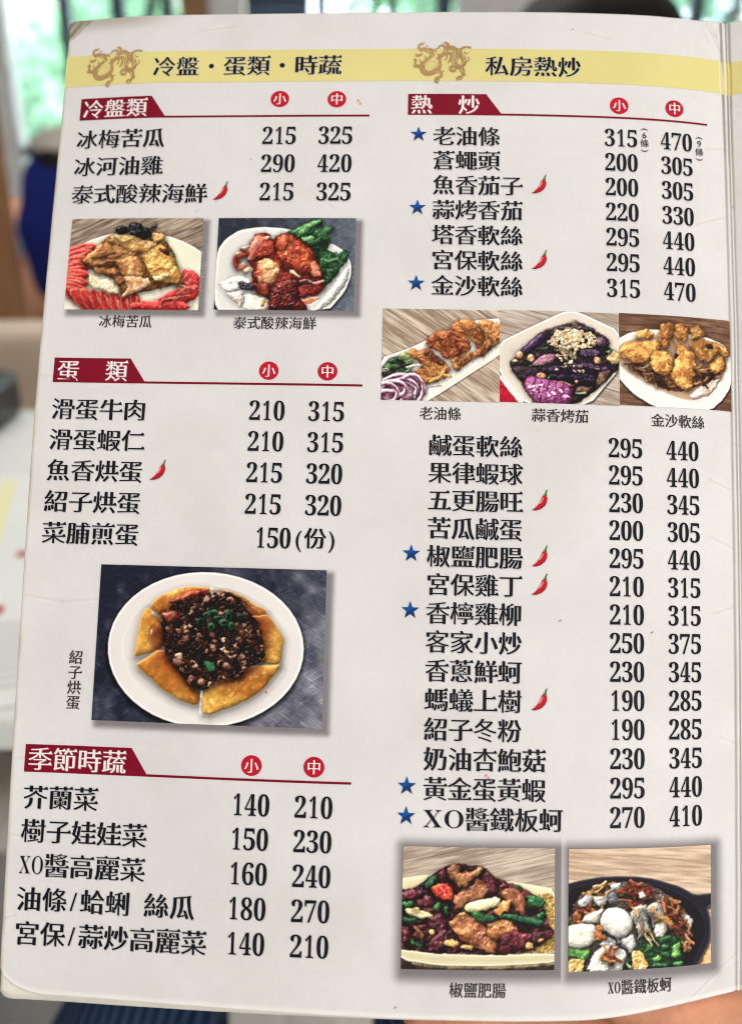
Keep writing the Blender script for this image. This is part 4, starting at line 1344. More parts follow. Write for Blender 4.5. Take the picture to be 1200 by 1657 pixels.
def pic_dough():
    p = Picture(196, 160, [(50, 55), (1133, 72), (1133, 918), (38, 905)], 4)
    p.wood((212, 194, 176), (150, 126, 108), 34, 11, 230)
    p.plate([(20, 525), (300, 425), (470, 345), (800, 200), (920, 160), (1160, 140), (1160, 455), (460, 912), (20, 930)], (242, 238, 228), 26, (248, 246, 240), (40, 90, .07), .6)
    p.plate([(1160, 400), (1160, 470), (460, 925), (380, 925)], (232, 226, 214), 10, (240, 236, 226), None, .0)
    P = [([(935, 190), (990, 150), (1080, 180), (1150, 210), (1150, 360), (1060, 430), (950, 470), (900, 380)], (190, 124, 62), (140, 78, 36)),
         ([(870, 480), (960, 400), (1070, 375), (1005, 490), (880, 532)], (158, 96, 48), (110, 58, 28)),
         ([(680, 530), (760, 500), (870, 455), (874, 540), (740, 638), (690, 622)], (168, 108, 52), (116, 64, 30)),
         ([(680, 210), (740, 165), (830, 145), (900, 180), (970, 250), (1005, 330), (960, 402), (900, 370), (800, 300), (690, 262)], (190, 124, 60), (144, 80, 36)),
         ([(270, 470), (310, 430), (400, 455), (450, 418), (540, 480), (640, 560), (674, 620), (650, 692), (540, 742), (460, 768), (430, 740), (340, 640), (405, 600), (395, 560), (320, 520)], (176, 112, 52), (128, 70, 32)),
         ([(455, 370), (500, 300), (620, 253), (720, 258), (850, 340), (874, 420), (800, 472), (690, 524), (620, 512), (560, 452), (470, 420)], (168, 84, 40), (110, 46, 22))]
    for q, a, b in P:
        p.blob(q, a, b, rd=46, bump=1.1, bs=24, spec=.3, sp=10, warp=14, ws=34, sh=.65)
    p.blob([(425, 465), (470, 430), (640, 560), (600, 585), (480, 545)], (78, 38, 22), (110, 60, 30), rd=20, bump=.8, sh=.2)
    p.shreds([(500, 320), (800, 330), (780, 430), (600, 450)], 10, [(206, 124, 66), (120, 50, 24), (84, 34, 18)], 5, 170, .25, .45, .25)
    p.shreds([(720, 200), (980, 260), (940, 350), (800, 260)], 8, [(220, 158, 88), (130, 70, 34)], 5, 130, .25, .7, .25)
    p.shreds([(940, 200), (1130, 240), (1120, 340), (980, 330)], 7, [(216, 150, 82), (110, 58, 30)], 5, 120, .3, 1.0, .25)
    p.shreds([(360, 480), (600, 600), (600, 680), (440, 700)], 7, [(210, 148, 76), (120, 66, 32)], 5, 140, .3, .5, .25)
    p.shreds([(480, 700), (640, 610), (640, 680), (520, 740)], 5, [(220, 170, 100)], 12, 90, .3, -.5, .2)
    p.blob([(38, 640), (60, 590), (110, 530), (200, 500), (330, 560), (300, 660), (60, 720)], (44, 58, 38), (30, 38, 30), rd=40, bump=1)
    for x, y, r, c in ((250, 510, 52, (148, 172, 104)), (300, 560, 40, (120, 150, 86)), (110, 600, 44, (84, 124, 66)), (180, 600, 42, (104, 142, 80)), (150, 545, 38, (50, 84, 52)), (100, 660, 40, (64, 100, 56)), (230, 640, 40, (60, 84, 50)), (300, 655, 30, (70, 96, 56)), (190, 655, 26, (110, 140, 80))):
        p.ell(x, y, r, r * .75, c, tuple(k * .6 for k in c), bump=.9, bs=16, warp=12)
    p.shreds([(50, 690), (40, 620), (300, 560), (400, 590), (330, 640)], 6, [(200, 190, 170), (60, 40, 50)], 6, 120, .4, -.2)
    p.blob([(30, 720), (130, 680), (250, 660), (400, 700), (445, 820), (400, 870), (320, 915), (30, 915)], (172, 136, 148), (110, 60, 84), rd=40, bump=.8)
    for k, (cx, cy, rx, ry) in enumerate([(230, 830, 210, 160), (200, 850, 160, 120), (240, 800, 130, 90), (110, 890, 130, 70), (320, 800, 110, 130), (150, 800, 120, 70), (90, 840, 100, 90)]):
        a = arc(cx, cy, rx, ry, 180 + k * 12, 360 + k * 14)
        p.blob(a, (236, 214, 222), (214, 184, 198), tube=17, bump=.2, warp=6, spec=.15)
        p.blob([(x + 3, y + 15) for x, y in a], (122, 44, 88), (84, 24, 58), tube=7, bump=.1, warp=6, sh=.1)
    p.blob([(410, 580), (330, 590), (270, 610)], (236, 226, 214), tube=9, sh=.2)
    p.blob([(600, 768), (500, 790), (430, 812)], (150, 96, 110), tube=4, sh=.1)
    return p.done(gain=1.02)


def pic_aubergine():
    p = Picture(196, 160, [(48, 72), (1148, 98), (1150, 945), (48, 918)], 5)
    p.wood((206, 192, 178), (170, 152, 138), 8, 12, 0)
    p.wood((206, 190, 176), (160, 140, 126), 14, 11, 260)
    p.blob([(30, 640), (290, 940), (30, 940)], (182, 18, 44), (150, 10, 32), rd=20, bump=.15, spec=.12, sh=.3, warp=2)
    p.plate([(30, 378), (330, 230), (620, 92), (700, 80), (780, 90), (1170, 268), (1170, 590), (850, 960), (300, 960), (30, 640)], (226, 214, 200), 24, (246, 240, 232), (50, 130, .12), .55)
    p.plate([(30, 640), (300, 960), (250, 960), (30, 690)], (240, 234, 226), 8, None, None, .0)
    p.blob([(130, 560), (200, 490), (240, 440), (430, 270), (560, 225), (740, 170), (900, 235), (1050, 330), (1062, 420), (1160, 470), (1160, 590), (960, 785), (840, 872), (740, 945), (380, 945), (260, 780), (150, 620)], (44, 28, 34), (24, 16, 22), rd=40, bump=.7, spec=.25, rim=((120, 80, 54), 16), sh=.25)
    p.ell(1100, 505, 70, 58, (224, 188, 134), (190, 146, 96), spec=.25)
    p.blob([(700, 215), (742, 160), (768, 220)], (150, 120, 70), rd=14)
    p.blob([(495, 300), (560, 226), (760, 210), (905, 230), (925, 275), (760, 290), (600, 270)], (40, 28, 40), (26, 18, 28), rd=30, spec=.4)
    p.blob([(233, 442), (430, 272), (485, 330), (275, 508)], (64, 36, 72), (42, 24, 50), rd=46, bump=.3, spec=.4, sp=24, warp=4)
    p.ell(995, 368, 68, 50, (66, 34, 62), (40, 22, 42), ang=20, spec=.45)
    p.blob([(920, 365), (980, 340), (990, 380), (940, 400)], (196, 160, 150), rd=14, sh=0)
    p.blob([(330, 580), (420, 495), (560, 475), (570, 540), (380, 590)], (176, 126, 138), (128, 78, 96), rd=30, bump=.7, spec=.3)
    p.blob([(500, 400), (590, 370), (610, 440), (520, 450)], (96, 52, 72), (60, 32, 48), rd=24, spec=.35)
    p.blob([(770, 430), (900, 420), (990, 460), (950, 525), (790, 512)], (58, 32, 62), (36, 20, 42), rd=40, bump=.5, spec=.45)
    p.blob([(480, 590), (800, 550), (1060, 590), (1055, 672), (720, 690), (490, 660)], (52, 30, 58), (32, 18, 38), rd=50, bump=.6, bs=16, spec=.5, sp=26)
    p.blob([(960, 640), (1080, 620), (1010, 740), (900, 790)], (120, 84, 62), (70, 46, 36), rd=30)
    p.blob([(470, 665), (930, 650), (940, 770), (730, 765), (520, 705)], (36, 20, 42), (24, 14, 28), rd=50, bump=.4, spec=.3, sp=30)
    p.blob([(150, 600), (360, 590), (470, 650), (400, 690), (240, 720)], (46, 32, 40), (30, 20, 28), rd=40, bump=.7, spec=.25)
    for x, y, rx, ry in ((230, 490, 34, 36), (330, 520, 32, 36), (426, 680, 42, 28), (190, 545, 24, 16), (945, 535, 36, 30), (750, 735, 16, 14)):
        p.ell(x, y, rx, ry, (206, 160, 116), (166, 112, 76), spec=.3)
    p.blob([(530, 715), (720, 755), (715, 778), (560, 735)], (184, 134, 96), rd=12)
    p.blob([(760, 770), (920, 780), (820, 850), (740, 830)], (110, 78, 56), (70, 48, 38), rd=30, spec=.3)
    for q in ([(370, 440), (500, 400), (480, 440)], [(215, 550), (260, 540), (240, 570)], [(840, 285), (890, 270), (870, 315)], [(1010, 450), (1090, 430), (1060, 480)], [(300, 580), (350, 580), (330, 600)], [(480, 690), (520, 680), (500, 720)]):
        p.blob(q, (70, 110, 66), (40, 76, 46), rd=14)
    GA = [(470, 370), (560, 262), (650, 250), (760, 242), (900, 280), (955, 345), (905, 408), (760, 425), (745, 520), (660, 545), (620, 470), (500, 400)]
    p.cells(GA, 240, [(236, 212, 174), (224, 194, 150), (240, 222, 190), (206, 168, 120), (228, 200, 160)], .14, 8, .55, .8, 22, .25, .4, .9)
    p.cells([(560, 380), (760, 400), (700, 620), (560, 580)], 90, [(230, 204, 166), (206, 168, 130), (196, 150, 120)], .2, 8, .55, .8, 20, .3, .4, .42)
    p.cells([(470, 560), (800, 580), (1000, 600), (900, 650), (560, 640)], 120, [(220, 190, 166), (190, 140, 130)], .3, 10, .5, .8, 10, .2, .3, .12)
    p.blob([(284, 690), (340, 678), (720, 768), (704, 950), (380, 935), (268, 780)], (146, 66, 118), (108, 40, 86), rd=60, bump=.7, bs=22, spec=.32, sp=10, warp=4)
    for k in range(6):
        x = 350 + k * 66
        p.blob([(x + 20, 695 + k * 14), (x - 4, 790 + k * 12), (x, 930)], (92, 30, 72), tube=5, sh=.1, spec=.05)
    p.cells([(290, 760), (400, 740), (690, 830), (690, 880), (330, 850)], 130, [(226, 180, 206), (190, 110, 160)], .5, 8, .6, .8, 10, .1, 0, .22)
    p.blob([(740, 840), (830, 830)], (150, 170, 120), tube=7)
    return p.done()


def pic_fried():
    p = Picture(196, 160, [(62, 98), (1085, 165), (1103, 1003), (62, 952)], 6)
    p.wood((150, 114, 92), (92, 64, 50), 6, 11, 0)
    p.plate([(40, 345), (150, 285), (300, 258), (450, 262), (850, 322), (1000, 380), (1090, 470), (1110, 560), (1100, 760), (1020, 890), (900, 990), (720, 1015), (520, 1000), (360, 965), (180, 850), (40, 690)], (238, 232, 224), 20, (246, 242, 236), None, .6)
    p.plate([(40, 560), (50, 390), (300, 300), (900, 350), (1040, 470), (1050, 640), (900, 835), (705, 918), (560, 885), (300, 765), (130, 655)], (196, 160, 134), 16, (216, 190, 170), (20, 200, .25), .0)
    p.blob([(690, 860), (860, 740), (1010, 690), (900, 855), (720, 910)], (230, 216, 202), (206, 184, 166), rd=40, spec=.2, sh=.1)
    p.blob([(120, 560), (500, 620), (860, 580), (1000, 640), (760, 780), (560, 840), (330, 760)], (84, 52, 36), (120, 76, 50), rd=30, bump=1, sh=.1)
    p.shreds([(90, 560), (360, 560), (560, 820), (300, 740)], 26, [(206, 160, 118), (90, 54, 36), (150, 100, 68), (60, 36, 28)], 7, 110, .5, .35)
    p.shreds([(720, 600), (1020, 620), (960, 740), (740, 800)], 16, [(206, 156, 106), (72, 42, 30), (170, 116, 72)], 8, 140, .35, -.15)
    G, H = (216, 158, 82), (158, 98, 44)
    P = [[(200, 300), (290, 252), (372, 290), (355, 340), (230, 352)],
         [(700, 262), (760, 203), (835, 280), (825, 335), (720, 362)],
         [(560, 210), (620, 200), (692, 270), (665, 372), (560, 345)],
         [(410, 300), (440, 210), (520, 188), (562, 220), (545, 330), (480, 460), (415, 390)],
         [(65, 430), (130, 380), (400, 348), (435, 420), (335, 545), (240, 575), (75, 520)],
         [(860, 600), (960, 520), (1035, 488), (1055, 600), (925, 672)],
         [(670, 390), (800, 345), (960, 368), (1085, 462), (1062, 522), (960, 480), (900, 562), (800, 562), (740, 480)],
         [(340, 500), (380, 450), (500, 458), (545, 540), (522, 662), (462, 690), (380, 652), (335, 580)],
         [(545, 330), (600, 380), (660, 430), (745, 500), (752, 600), (722, 700), (722, 800), (660, 825), (580, 772), (515, 702), (555, 560), (590, 480)]]
    for i, q in enumerate(P):
        k = (.82 if i in (1, 3, 6) else 1.0) * (1.06 if i in (7, 8) else 1)
        p.blob(q, tuple(c * k for c in G), tuple(c * k * .95 for c in H), rd=52, bump=1.0, bs=20, spec=.14, sp=6, warp=12, ws=28, sh=.6)
    p.blob([(430, 300), (500, 250), (520, 320), (490, 440), (440, 420)], (150, 96, 44), (110, 66, 30), rd=34, bump=1, sh=0)
    p.blob([(840, 395), (900, 385), (930, 420), (880, 438)], (58, 34, 24), rd=12, sh=0)
    p.blob([(555, 475), (592, 470), (590, 520), (560, 530)], (40, 26, 22), rd=10, sh=0)
    p.blob([(760, 440), (860, 500), (900, 560), (800, 560)], (150, 100, 50), (110, 70, 34), rd=30, bump=1, sh=0)
    p.blob([(960, 380), (1075, 450), (1060, 480), (990, 440)], (226, 160, 90), (200, 120, 60), rd=18, sh=.2)
    return p.done()


def pic_intestine():
    p = Picture(240, 186, [(55, 42), (1145, 52), (1137, 935), (35, 920)], 7)
    p.wood((210, 192, 174), (158, 138, 122), -13, 10, 170)
    p.plate([(20, 275), (200, 248), (420, 240), (700, 275), (900, 302), (1160, 350), (1160, 830), (20, 830)], (232, 220, 176), 40, (238, 230, 196), None, .4)
    p.cells([(900, 400), (1160, 380), (1160, 815), (860, 815), (900, 600)], 330, [(214, 176, 92), (196, 150, 66), (226, 194, 116), (206, 164, 80)], .12, 8, .55, .9, 8, .25, 0)
    B = [(20, 360), (150, 335), (330, 200), (420, 160), (620, 185), (740, 280), (900, 330), (1040, 430), (1100, 600), (1137, 690), (960, 800), (700, 822), (350, 815), (20, 790)]
    p.blob(B, (56, 24, 28), (30, 14, 18), rd=40, bump=.9, spec=.15, sh=.4)
    p.cells(B, 130, [(60, 22, 28), (40, 16, 22), (84, 34, 36), (36, 16, 20), (110, 48, 44)], .3, 14, .4, .9, 12, .3, 0, .8)
    DK, DK2 = (84, 26, 36), (46, 14, 22)
    for q in ([(30, 370), (120, 350), (210, 380), (130, 440), (40, 440)], [(200, 400), (280, 390), (270, 470), (200, 480)], [(210, 560), (310, 520), (370, 600), (330, 680), (250, 640)], [(40, 600), (110, 620), (90, 740), (40, 730)], [(230, 720), (350, 630), (400, 700), (340, 800), (220, 790)], [(630, 250), (660, 236), (710, 290), (740, 380), (700, 402), (650, 380), (640, 300)], [(740, 330), (770, 290), (820, 325), (780, 370)], [(300, 230), (350, 200), (380, 280), (330, 300)]):
        p.blob(q, DK, DK2, rd=30, bump=.6, spec=.45, sp=16)
    for q in ([(205, 330), (240, 260), (290, 248), (305, 285), (250, 330), (225, 360)], [(840, 325), (880, 320), (905, 355), (870, 360)], [(45, 450), (130, 430), (145, 465), (60, 500)], [(930, 385), (1050, 410), (1078, 445), (1050, 490), (940, 470)], [(1010, 540), (1060, 510), (1090, 540), (1030, 570)], [(270, 455), (310, 450), (315, 510), (280, 515)], [(340, 480), (380, 470), (370, 530), (345, 530)], [(50, 540), (150, 560), (150, 600), (60, 590)], [(110, 700), (190, 740), (180, 770), (110, 740)]):
        p.blob(q, (56, 112, 58), (26, 66, 40), rd=26, spec=.3)
    p.ell(160, 525, 105, 30, (228, 216, 160), (206, 188, 130), ang=14, spec=.2)
    p.blob([(240, 345), (330, 300), (400, 330), (420, 400), (380, 445), (280, 400)], (214, 70, 40), (150, 26, 20), rd=34, bump=.6, spec=.45)
    BR, BR2 = (166, 106, 66), (112, 62, 38)
    p.blob([(520, 330), (600, 265), (650, 330), (662, 410), (560, 430), (440, 500), (400, 440), (440, 380)], (170, 112, 74), (120, 70, 44), rd=50, bump=.7, spec=.25)
    p.blob([(360, 210), (412, 155), (462, 180), (470, 230), (540, 230), (600, 180), (625, 200), (610, 245), (520, 300), (530, 335), (450, 330), (400, 290)], (160, 106, 66), (100, 60, 38), rd=40, bump=.6, spec=.3, rim=((110, 62, 36), 10))
    p.blob([(545, 225), (600, 180), (626, 205), (600, 250), (555, 265)], (190, 144, 92), (160, 110, 66), rd=28)
    p.blob([(745, 380), (800, 330), (890, 350), (935, 420), (930, 530), (850, 535), (840, 450), (780, 430)], (160, 98, 64), (106, 58, 38), rd=36, bump=.6, spec=.3)
    p.blob([(372, 590), (440, 530), (540, 535), (620, 590), (660, 650), (720, 730), (718, 822), (660, 810), (480, 720), (420, 670)], (176, 108, 64), (124, 66, 38), rd=50, bump=.8, bs=34, spec=.4, sp=12)
    p.blob([(640, 620), (680, 575), (800, 570), (890, 630), (870, 680), (720, 715), (650, 680)], (190, 124, 66), (140, 78, 40), rd=44, bump=.7, spec=.45)
    p.blob([(740, 690), (800, 640), (960, 660), (1020, 620), (1045, 640), (940, 780), (800, 818), (730, 800)], (92, 26, 30), (58, 14, 20), rd=46, bump=.6, spec=.35)
    p.blob([(980, 660), (1110, 640), (1137, 700), (1020, 760), (960, 730)], (72, 22, 28), (42, 12, 18), rd=34, spec=.35)
    p.blob([(690, 500), (750, 440), (850, 412), (800, 500), (720, 540)], (224, 150, 84), (190, 106, 50), rd=26, spec=.35)
    p.blob([(488, 478), (530, 440), (720, 402), (756, 425), (740, 465), (600, 510), (500, 518)], (234, 228, 180), (216, 206, 150), rd=34, bump=.15, spec=.2, warp=4)
    p.blob([(518, 512), (600, 510), (740, 555), (700, 590), (600, 590)], (52, 100, 52), (26, 60, 36), rd=28, spec=.3)
    p.blob([(718, 545), (800, 518), (1060, 570), (1068, 605), (1000, 615), (820, 580)], (38, 88, 52), (20, 56, 36), rd=28, spec=.3, warp=4)
    for x, y, rx, ry in ((400, 735, 58, 26), (510, 765, 46, 18), (960, 760, 26, 30), (260, 655, 20, 20), (470, 530, 30, 14), (1040, 720, 16, 12), (150, 490, 26, 12)):
        p.ell(x, y, rx, ry, (226, 186, 118), (190, 140, 80), bump=.9, bs=12, spec=.2)
    p.blob([(120, 610), (160, 615), (200, 700), (170, 705)], (184, 108, 72), rd=16, spec=.3)
    p.plate([(20, 780), (60, 785), (300, 812), (700, 822), (1160, 812), (1160, 880), (700, 900), (300, 895), (80, 860), (20, 830)], (222, 210, 172), 16, (242, 236, 210), (20, 50, .16), .7)
    p.blob([(20, 862), (80, 866), (300, 902), (700, 908), (1160, 885), (1160, 960), (20, 960)], (70, 52, 42), (44, 34, 30), rd=20, bump=.2, spec=0, sh=0, warp=2)
    p.blob([(120, 880), (300, 905), (700, 912), (1160, 890)], (150, 134, 104), tube=12, sh=0, spec=0, warp=2)
    return p.done()


def pic_oyster():
    p = Picture(240, 186, [(65, 55), (1085, 38), (1078, 880), (65, 935)], 8)
    p.wood((226, 200, 174), (182, 152, 128), 4, 12, 0)
    p.blob([(1000, 850), (1100, 700), (1100, 900), (980, 900)], (214, 164, 108), (190, 136, 84), rd=10, bump=.1, sh=0)
    PAN = [(40, 312), (150, 280), (270, 256), (400, 248), (540, 252), (660, 268), (850, 328), (960, 392), (1100, 384), (1100, 462), (1052, 486), (1074, 560), (1078, 660), (1066, 740), (980, 885), (900, 960), (40, 960)]
    p.plate(PAN, (42, 38, 48), 14, (76, 72, 84), None, .6)
    p.plate([(40, 345), (280, 285), (420, 278), (650, 300), (840, 368), (960, 450), (1035, 560), (1045, 660), (960, 860), (880, 960), (40, 960)], (32, 29, 38), 10, (50, 46, 56), None, 0)
    B = [(60, 560), (130, 400), (250, 310), (420, 290), (620, 300), (800, 400), (900, 500), (940, 600), (930, 720), (880, 830), (800, 905), (60, 940)]
    p.blob(B, (92, 76, 66), (60, 50, 48), rd=40, bump=1, bs=24, spec=.2)
    p.blob([(520, 700), (700, 660), (860, 680), (900, 780), (860, 880), (640, 905), (500, 860)], (40, 78, 40), (24, 52, 30), rd=40, bump=1, spec=.2)
    for q, c in (([(670, 690), (780, 665), (790, 695), (690, 725)], (48, 100, 50)), ([(780, 820), (800, 750), (850, 725), (865, 760), (840, 835)], (112, 176, 72)), ([(600, 740), (660, 720), (660, 780), (610, 790)], (70, 130, 60)), ([(700, 780), (760, 790), (780, 840), (720, 830)], (52, 112, 56)), ([(650, 830), (700, 800), (710, 850), (660, 870)], (130, 186, 84)), ([(800, 860), (880, 850), (860, 895), (800, 895)], (60, 120, 60)), ([(640, 870), (740, 860), (760, 900), (640, 905)], (40, 92, 48)), ([(840, 690), (890, 680), (905, 720), (850, 740)], (50, 106, 52)),
                 ([(60, 760), (200, 770), (220, 800), (180, 850), (60, 830)], (92, 160, 66)), ([(415, 850), (470, 820), (500, 910), (420, 915)], (36, 66, 44)), ([(700, 740), (760, 730), (780, 770), (720, 780)], (36, 84, 44)), ([(460, 860), (520, 900), (490, 920)], (170, 200, 130))):
        p.blob(q, c, tuple(k * .6 for k in c), rd=26, spec=.35, sp=10)
    W, W2 = (226, 221, 208), (196, 190, 180)
    p.shreds([(100, 480), (250, 320), (420, 285), (460, 380), (250, 480)], 26, [(206, 150, 82), (226, 190, 130), (150, 86, 46), (184, 110, 54)], 9, 80, .9, -.5)
    for q in ([(130, 430), (180, 380), (230, 400), (220, 450), (150, 480)], [(230, 400), (300, 380), (330, 440), (260, 470)], [(340, 310), (420, 285), (430, 340), (360, 360)]):
        p.blob(q, W, (160, 158, 158), rd=26, bump=.7)
    p.blob([(320, 400), (370, 345), (410, 360), (400, 440), (350, 460)], (110, 112, 118), (70, 72, 80), rd=26, bump=.6, spec=.3)
    p.shreds([(410, 320), (600, 290), (660, 380), (560, 460), (430, 470)], 34, [(130, 44, 30), (166, 76, 44), (110, 34, 26), (190, 110, 66)], 10, 80, .9, .3)
    p.blob([(535, 365), (590, 350), (612, 400), (560, 410)], (238, 226, 206), rd=16)
    p.blob([(600, 350), (640, 345), (640, 400), (608, 410)], (180, 36, 34), rd=14, spec=.3)
    for q in ([(480, 520), (540, 450), (620, 460), (620, 560), (560, 600), (500, 580)], [(600, 470), (680, 430), (750, 470), (755, 560), (700, 600), (640, 560)], [(660, 600), (740, 560), (765, 620), (720, 690), (660, 680)], [(520, 590), (600, 560), (640, 640), (560, 700)], [(850, 520), (900, 520), (950, 570), (930, 620), (880, 590)]):
        p.blob(q, W, (186, 178, 164), rd=40, bump=.6, bs=30, spec=.15)
    p.shreds([(500, 480), (740, 450), (720, 680), (540, 680)], 16, [(120, 116, 116), (80, 78, 84), (214, 170, 104), (190, 140, 80)], 7, 80, .6, 1.3)
    p.shreds([(700, 410), (800, 400), (930, 620), (900, 700), (790, 640), (740, 500)], 40, [(170, 94, 56), (196, 122, 76), (120, 56, 36), (150, 72, 44), (214, 150, 100)], 9, 80, .8, .9)
    p.shreds([(880, 700), (940, 720), (920, 830), (880, 800)], 7, [(196, 122, 76), (214, 150, 100)], 9, 70, .5, 1.4)
    p.blob([(690, 560), (750, 530), (800, 580), (780, 620), (720, 570)], (214, 160, 84), (170, 110, 50), rd=20)
    p.shreds([(70, 520), (190, 480), (250, 480), (150, 610)], 16, [(150, 64, 40), (110, 44, 30), (196, 124, 76)], 11, 70, .8, -.3)
    p.blob([(140, 580), (200, 520), (310, 470), (300, 540), (250, 590)], (222, 214, 198), (190, 182, 168), rd=40, bump=.3)
    p.blob([(40, 620), (130, 590), (250, 595), (270, 680), (220, 745), (120, 768), (40, 750)], (236, 230, 214), (214, 206, 190), rd=56, bump=.15, spec=.12, warp=5)
    p.blob([(420, 700), (510, 650), (545, 740), (500, 800), (440, 760)], (206, 200, 192), (160, 156, 152), rd=40, bump=.5)
    p.blob([(300, 640), (390, 660), (470, 760), (400, 790), (280, 760)], (200, 194, 188), (110, 108, 114), rd=40, bump=.7)
    p.ell(395, 578, 118, 104, (240, 235, 224), (230, 222, 208), ang=28, rd=100, bump=.06, bs=60, spec=.10, warp=5)
    p.blob([(255, 590), (300, 600), (325, 690), (270, 710), (240, 720)], (200, 134, 66), (150, 84, 40), rd=20, bump=.7)
    p.blob([(190, 940), (230, 800), (300, 745), (400, 740), (470, 790), (420, 935)], (232, 226, 214), (180, 172, 166), rd=50, bump=.5, bs=40)
    p.shreds([(280, 770), (390, 750), (400, 860), (330, 900)], 14, [(150, 70, 44), (190, 110, 60), (206, 150, 86)], 12, 70, .9, -.8)
    p.blob([(510, 545), (520, 680), (560, 770)], (40, 38, 46), tube=5, sh=.1)
    p.blob([(300, 640), (380, 690), (400, 730), (470, 780)], (36, 36, 46), tube=10, sh=.1)
    p.blob([(305, 495), (275, 545), (268, 590)], (70, 66, 68), tube=5, sh=.1)
    p.cells([(500, 790), (560, 770), (620, 880), (560, 925), (500, 900)], 40, [(226, 180, 104), (206, 150, 72), (236, 200, 140)], .2, 8, .5, .9, 12)
    p.cells([(60, 850), (180, 840), (150, 940), (60, 945)], 40, [(226, 190, 104), (206, 160, 72), (190, 150, 90)], .2, 8, .5, .9, 12)
    p.shreds([(600, 640), (660, 650), (660, 720), (610, 720)], 3, [(236, 210, 160)], 5, 80, .3, 1.2)
    return p.done()


PHOTOS = [('melon', pic_melon, -.4940, -.2735, 1.8132, 1.9712, 'small printed photo of sauced slices over fanned red tomato', .009),
          ('seafood', pic_seafood, -.2480, -.0237, 1.8145, 1.9714, 'small printed photo of red sauced seafood with green lettuce', .009),
          ('egg', pic_egg, -.4030, -.0530, 1.1657, 1.4015, 'large printed photo of cut omelette with dark minced sauce on a round plate', .011),
          ('dough', pic_dough, .0232, .2082, 1.6700, 1.8192, 'printed photo of brown fried dough with purple onion on a long plate', 0),
          ('aubergine', pic_aubergine, .2084, .3978, 1.6708, 1.8208, 'printed photo of purple aubergine with minced garlic on a square plate', 0),
          ('fried', pic_fried, .3980, .5872, 1.6722, 1.8220, 'printed photo of golden fried squid pieces in a white bowl', 0),
          ('intestine', pic_intestine, .0718, .2958, .8286, 1.0008, 'printed photo of brown stir fry with scallion and dried chili in a pale bowl', .013),
          ('oyster', pic_oyster, .3166, .5413, .8257, .9998, 'printed photo of oysters and scallions in a black iron pan', .013)]
for nm, fn, u0, u1, v0, v1, label, halo in PHOTOS:
    ink = fn()
    h, w = ink.shape[:2]
    uu, vv = np.meshgrid(np.linspace(u0, u1, w), np.linspace(v1, v0, h))
    # rows run downwards, so flip to keep the faces towards the reader
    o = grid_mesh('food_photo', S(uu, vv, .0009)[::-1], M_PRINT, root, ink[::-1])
    o['label'] = label
    if halo:
        mg = .034
        big = halo > .012
        off = (.0075, -.0075) if big else (.0072, -.0068)
        a, b = u0 - mg, u1 + mg
        if nm == 'intestine': b = min(b, .3062)
        if nm == 'oyster': a = .3062
        uu, vv = np.meshgrid(np.linspace(a, b, 120), np.linspace(v0 - mg, v1 + mg, 96))
        du = np.maximum(np.maximum(u0 + off[0] * (.2 if big else 1) - uu, uu - u1 - off[0]), 0)
        dv = np.maximum(np.maximum(v0 + off[1] - vv, vv - v1 - off[1] * (.2 if big else 1)), 0)
        dd = np.hypot(du, dv)
        al = (.62 if big else .74) * sstep(.021 if big else .0105, -.006, dd)
        ink2 = np.concatenate([np.broadcast_to(lin((96, 84, 92)), uu.shape + (3,)), al[..., None]], -1)
        grid_mesh('printed_shadow', S(uu, vv, .0004), M_HALO, o, ink2)

# ------------------------------------------------------------------ round the menu: furniture and people
M_TABLE = mat('table_top', (226, 227, 224), 0.35, 0.4, vary=0.02)
M_BENCH = mat('beige_leather', (194, 174, 156), 0.5, 0.4, bump=0.2, bscale=120, vary=0.05)
M_STEEL = mat('brushed_steel', (150, 150, 150), 0.35, 0.6, vary=0.05)
M_PILLAR = wood_mat('pillar_wood', (98, 60, 34), (130, 86, 52), 0.75, (9, 9, .9), 3.0)
M_PILLAR.node_tree.nodes['Principled BSDF'].inputs['Specular IOR Level'].default_value = 0.1
M_NAVYC = mat('navy_cotton', (13, 24, 84), 0.9, 0.15, bump=0.3, bscale=300, vary=0.1)
M_PALEC = mat('lit_pale_cotton', (160, 172, 206), 0.9, 0.15, vary=0.12, vscale=14)  # pale sleeves, with the window light on the shoulder put into their colour
M_SKIN = mat('skin', (208, 150, 120), 0.5, 0.4, bump=0.25, bscale=260, vary=0.06, vscale=30)
M_HAIR = mat('dark_hair', (12, 10, 10), 0.6, 0.15, bump=0.6, bscale=160, vary=0.25, vscale=40)
M_CAPC = mat('grey_cap_cloth', (140, 132, 124), 0.9, 0.15, vary=0.08)
M_DARKC = mat('dark_cloth', (40, 40, 46), 0.9, 0.15, vary=0.12)
M_SHOE = mat('dark_leather', (34, 30, 30), 0.4, 0.5, vary=0.1)

# dining table
tb = tag(empty('dining_table', (-0.62, 0.98, 0)), 'pale white dining table beyond the left edge of the menu', 'table')
box('tabletop', (-1.25, 0.585, 0.700), (0.03, 1.40, 0.730), M_TABLE, tb, 0.006)
box('pedestal', (-0.67, 0.93, 0.02), (-0.57, 1.03, 0.699), M_STEEL, tb, 0.004)
box('base', (-0.90, 0.75, 0.0), (-0.34, 1.21, 0.02), M_STEEL, tb, 0.006)

# second menu lying on the table: yellow band, red marks
ms = tag(empty('menu_sheet', (-0.485, 0.86, 0.7305)), 'white printed menu sheet lying flat on the table with yellow and red print', 'menu sheet')
ang = math.radians(14)


def sheet(x, y, z=0.0):
    return (x * math.cos(ang) - y * math.sin(ang), x * math.sin(ang) + y * math.cos(ang), z)


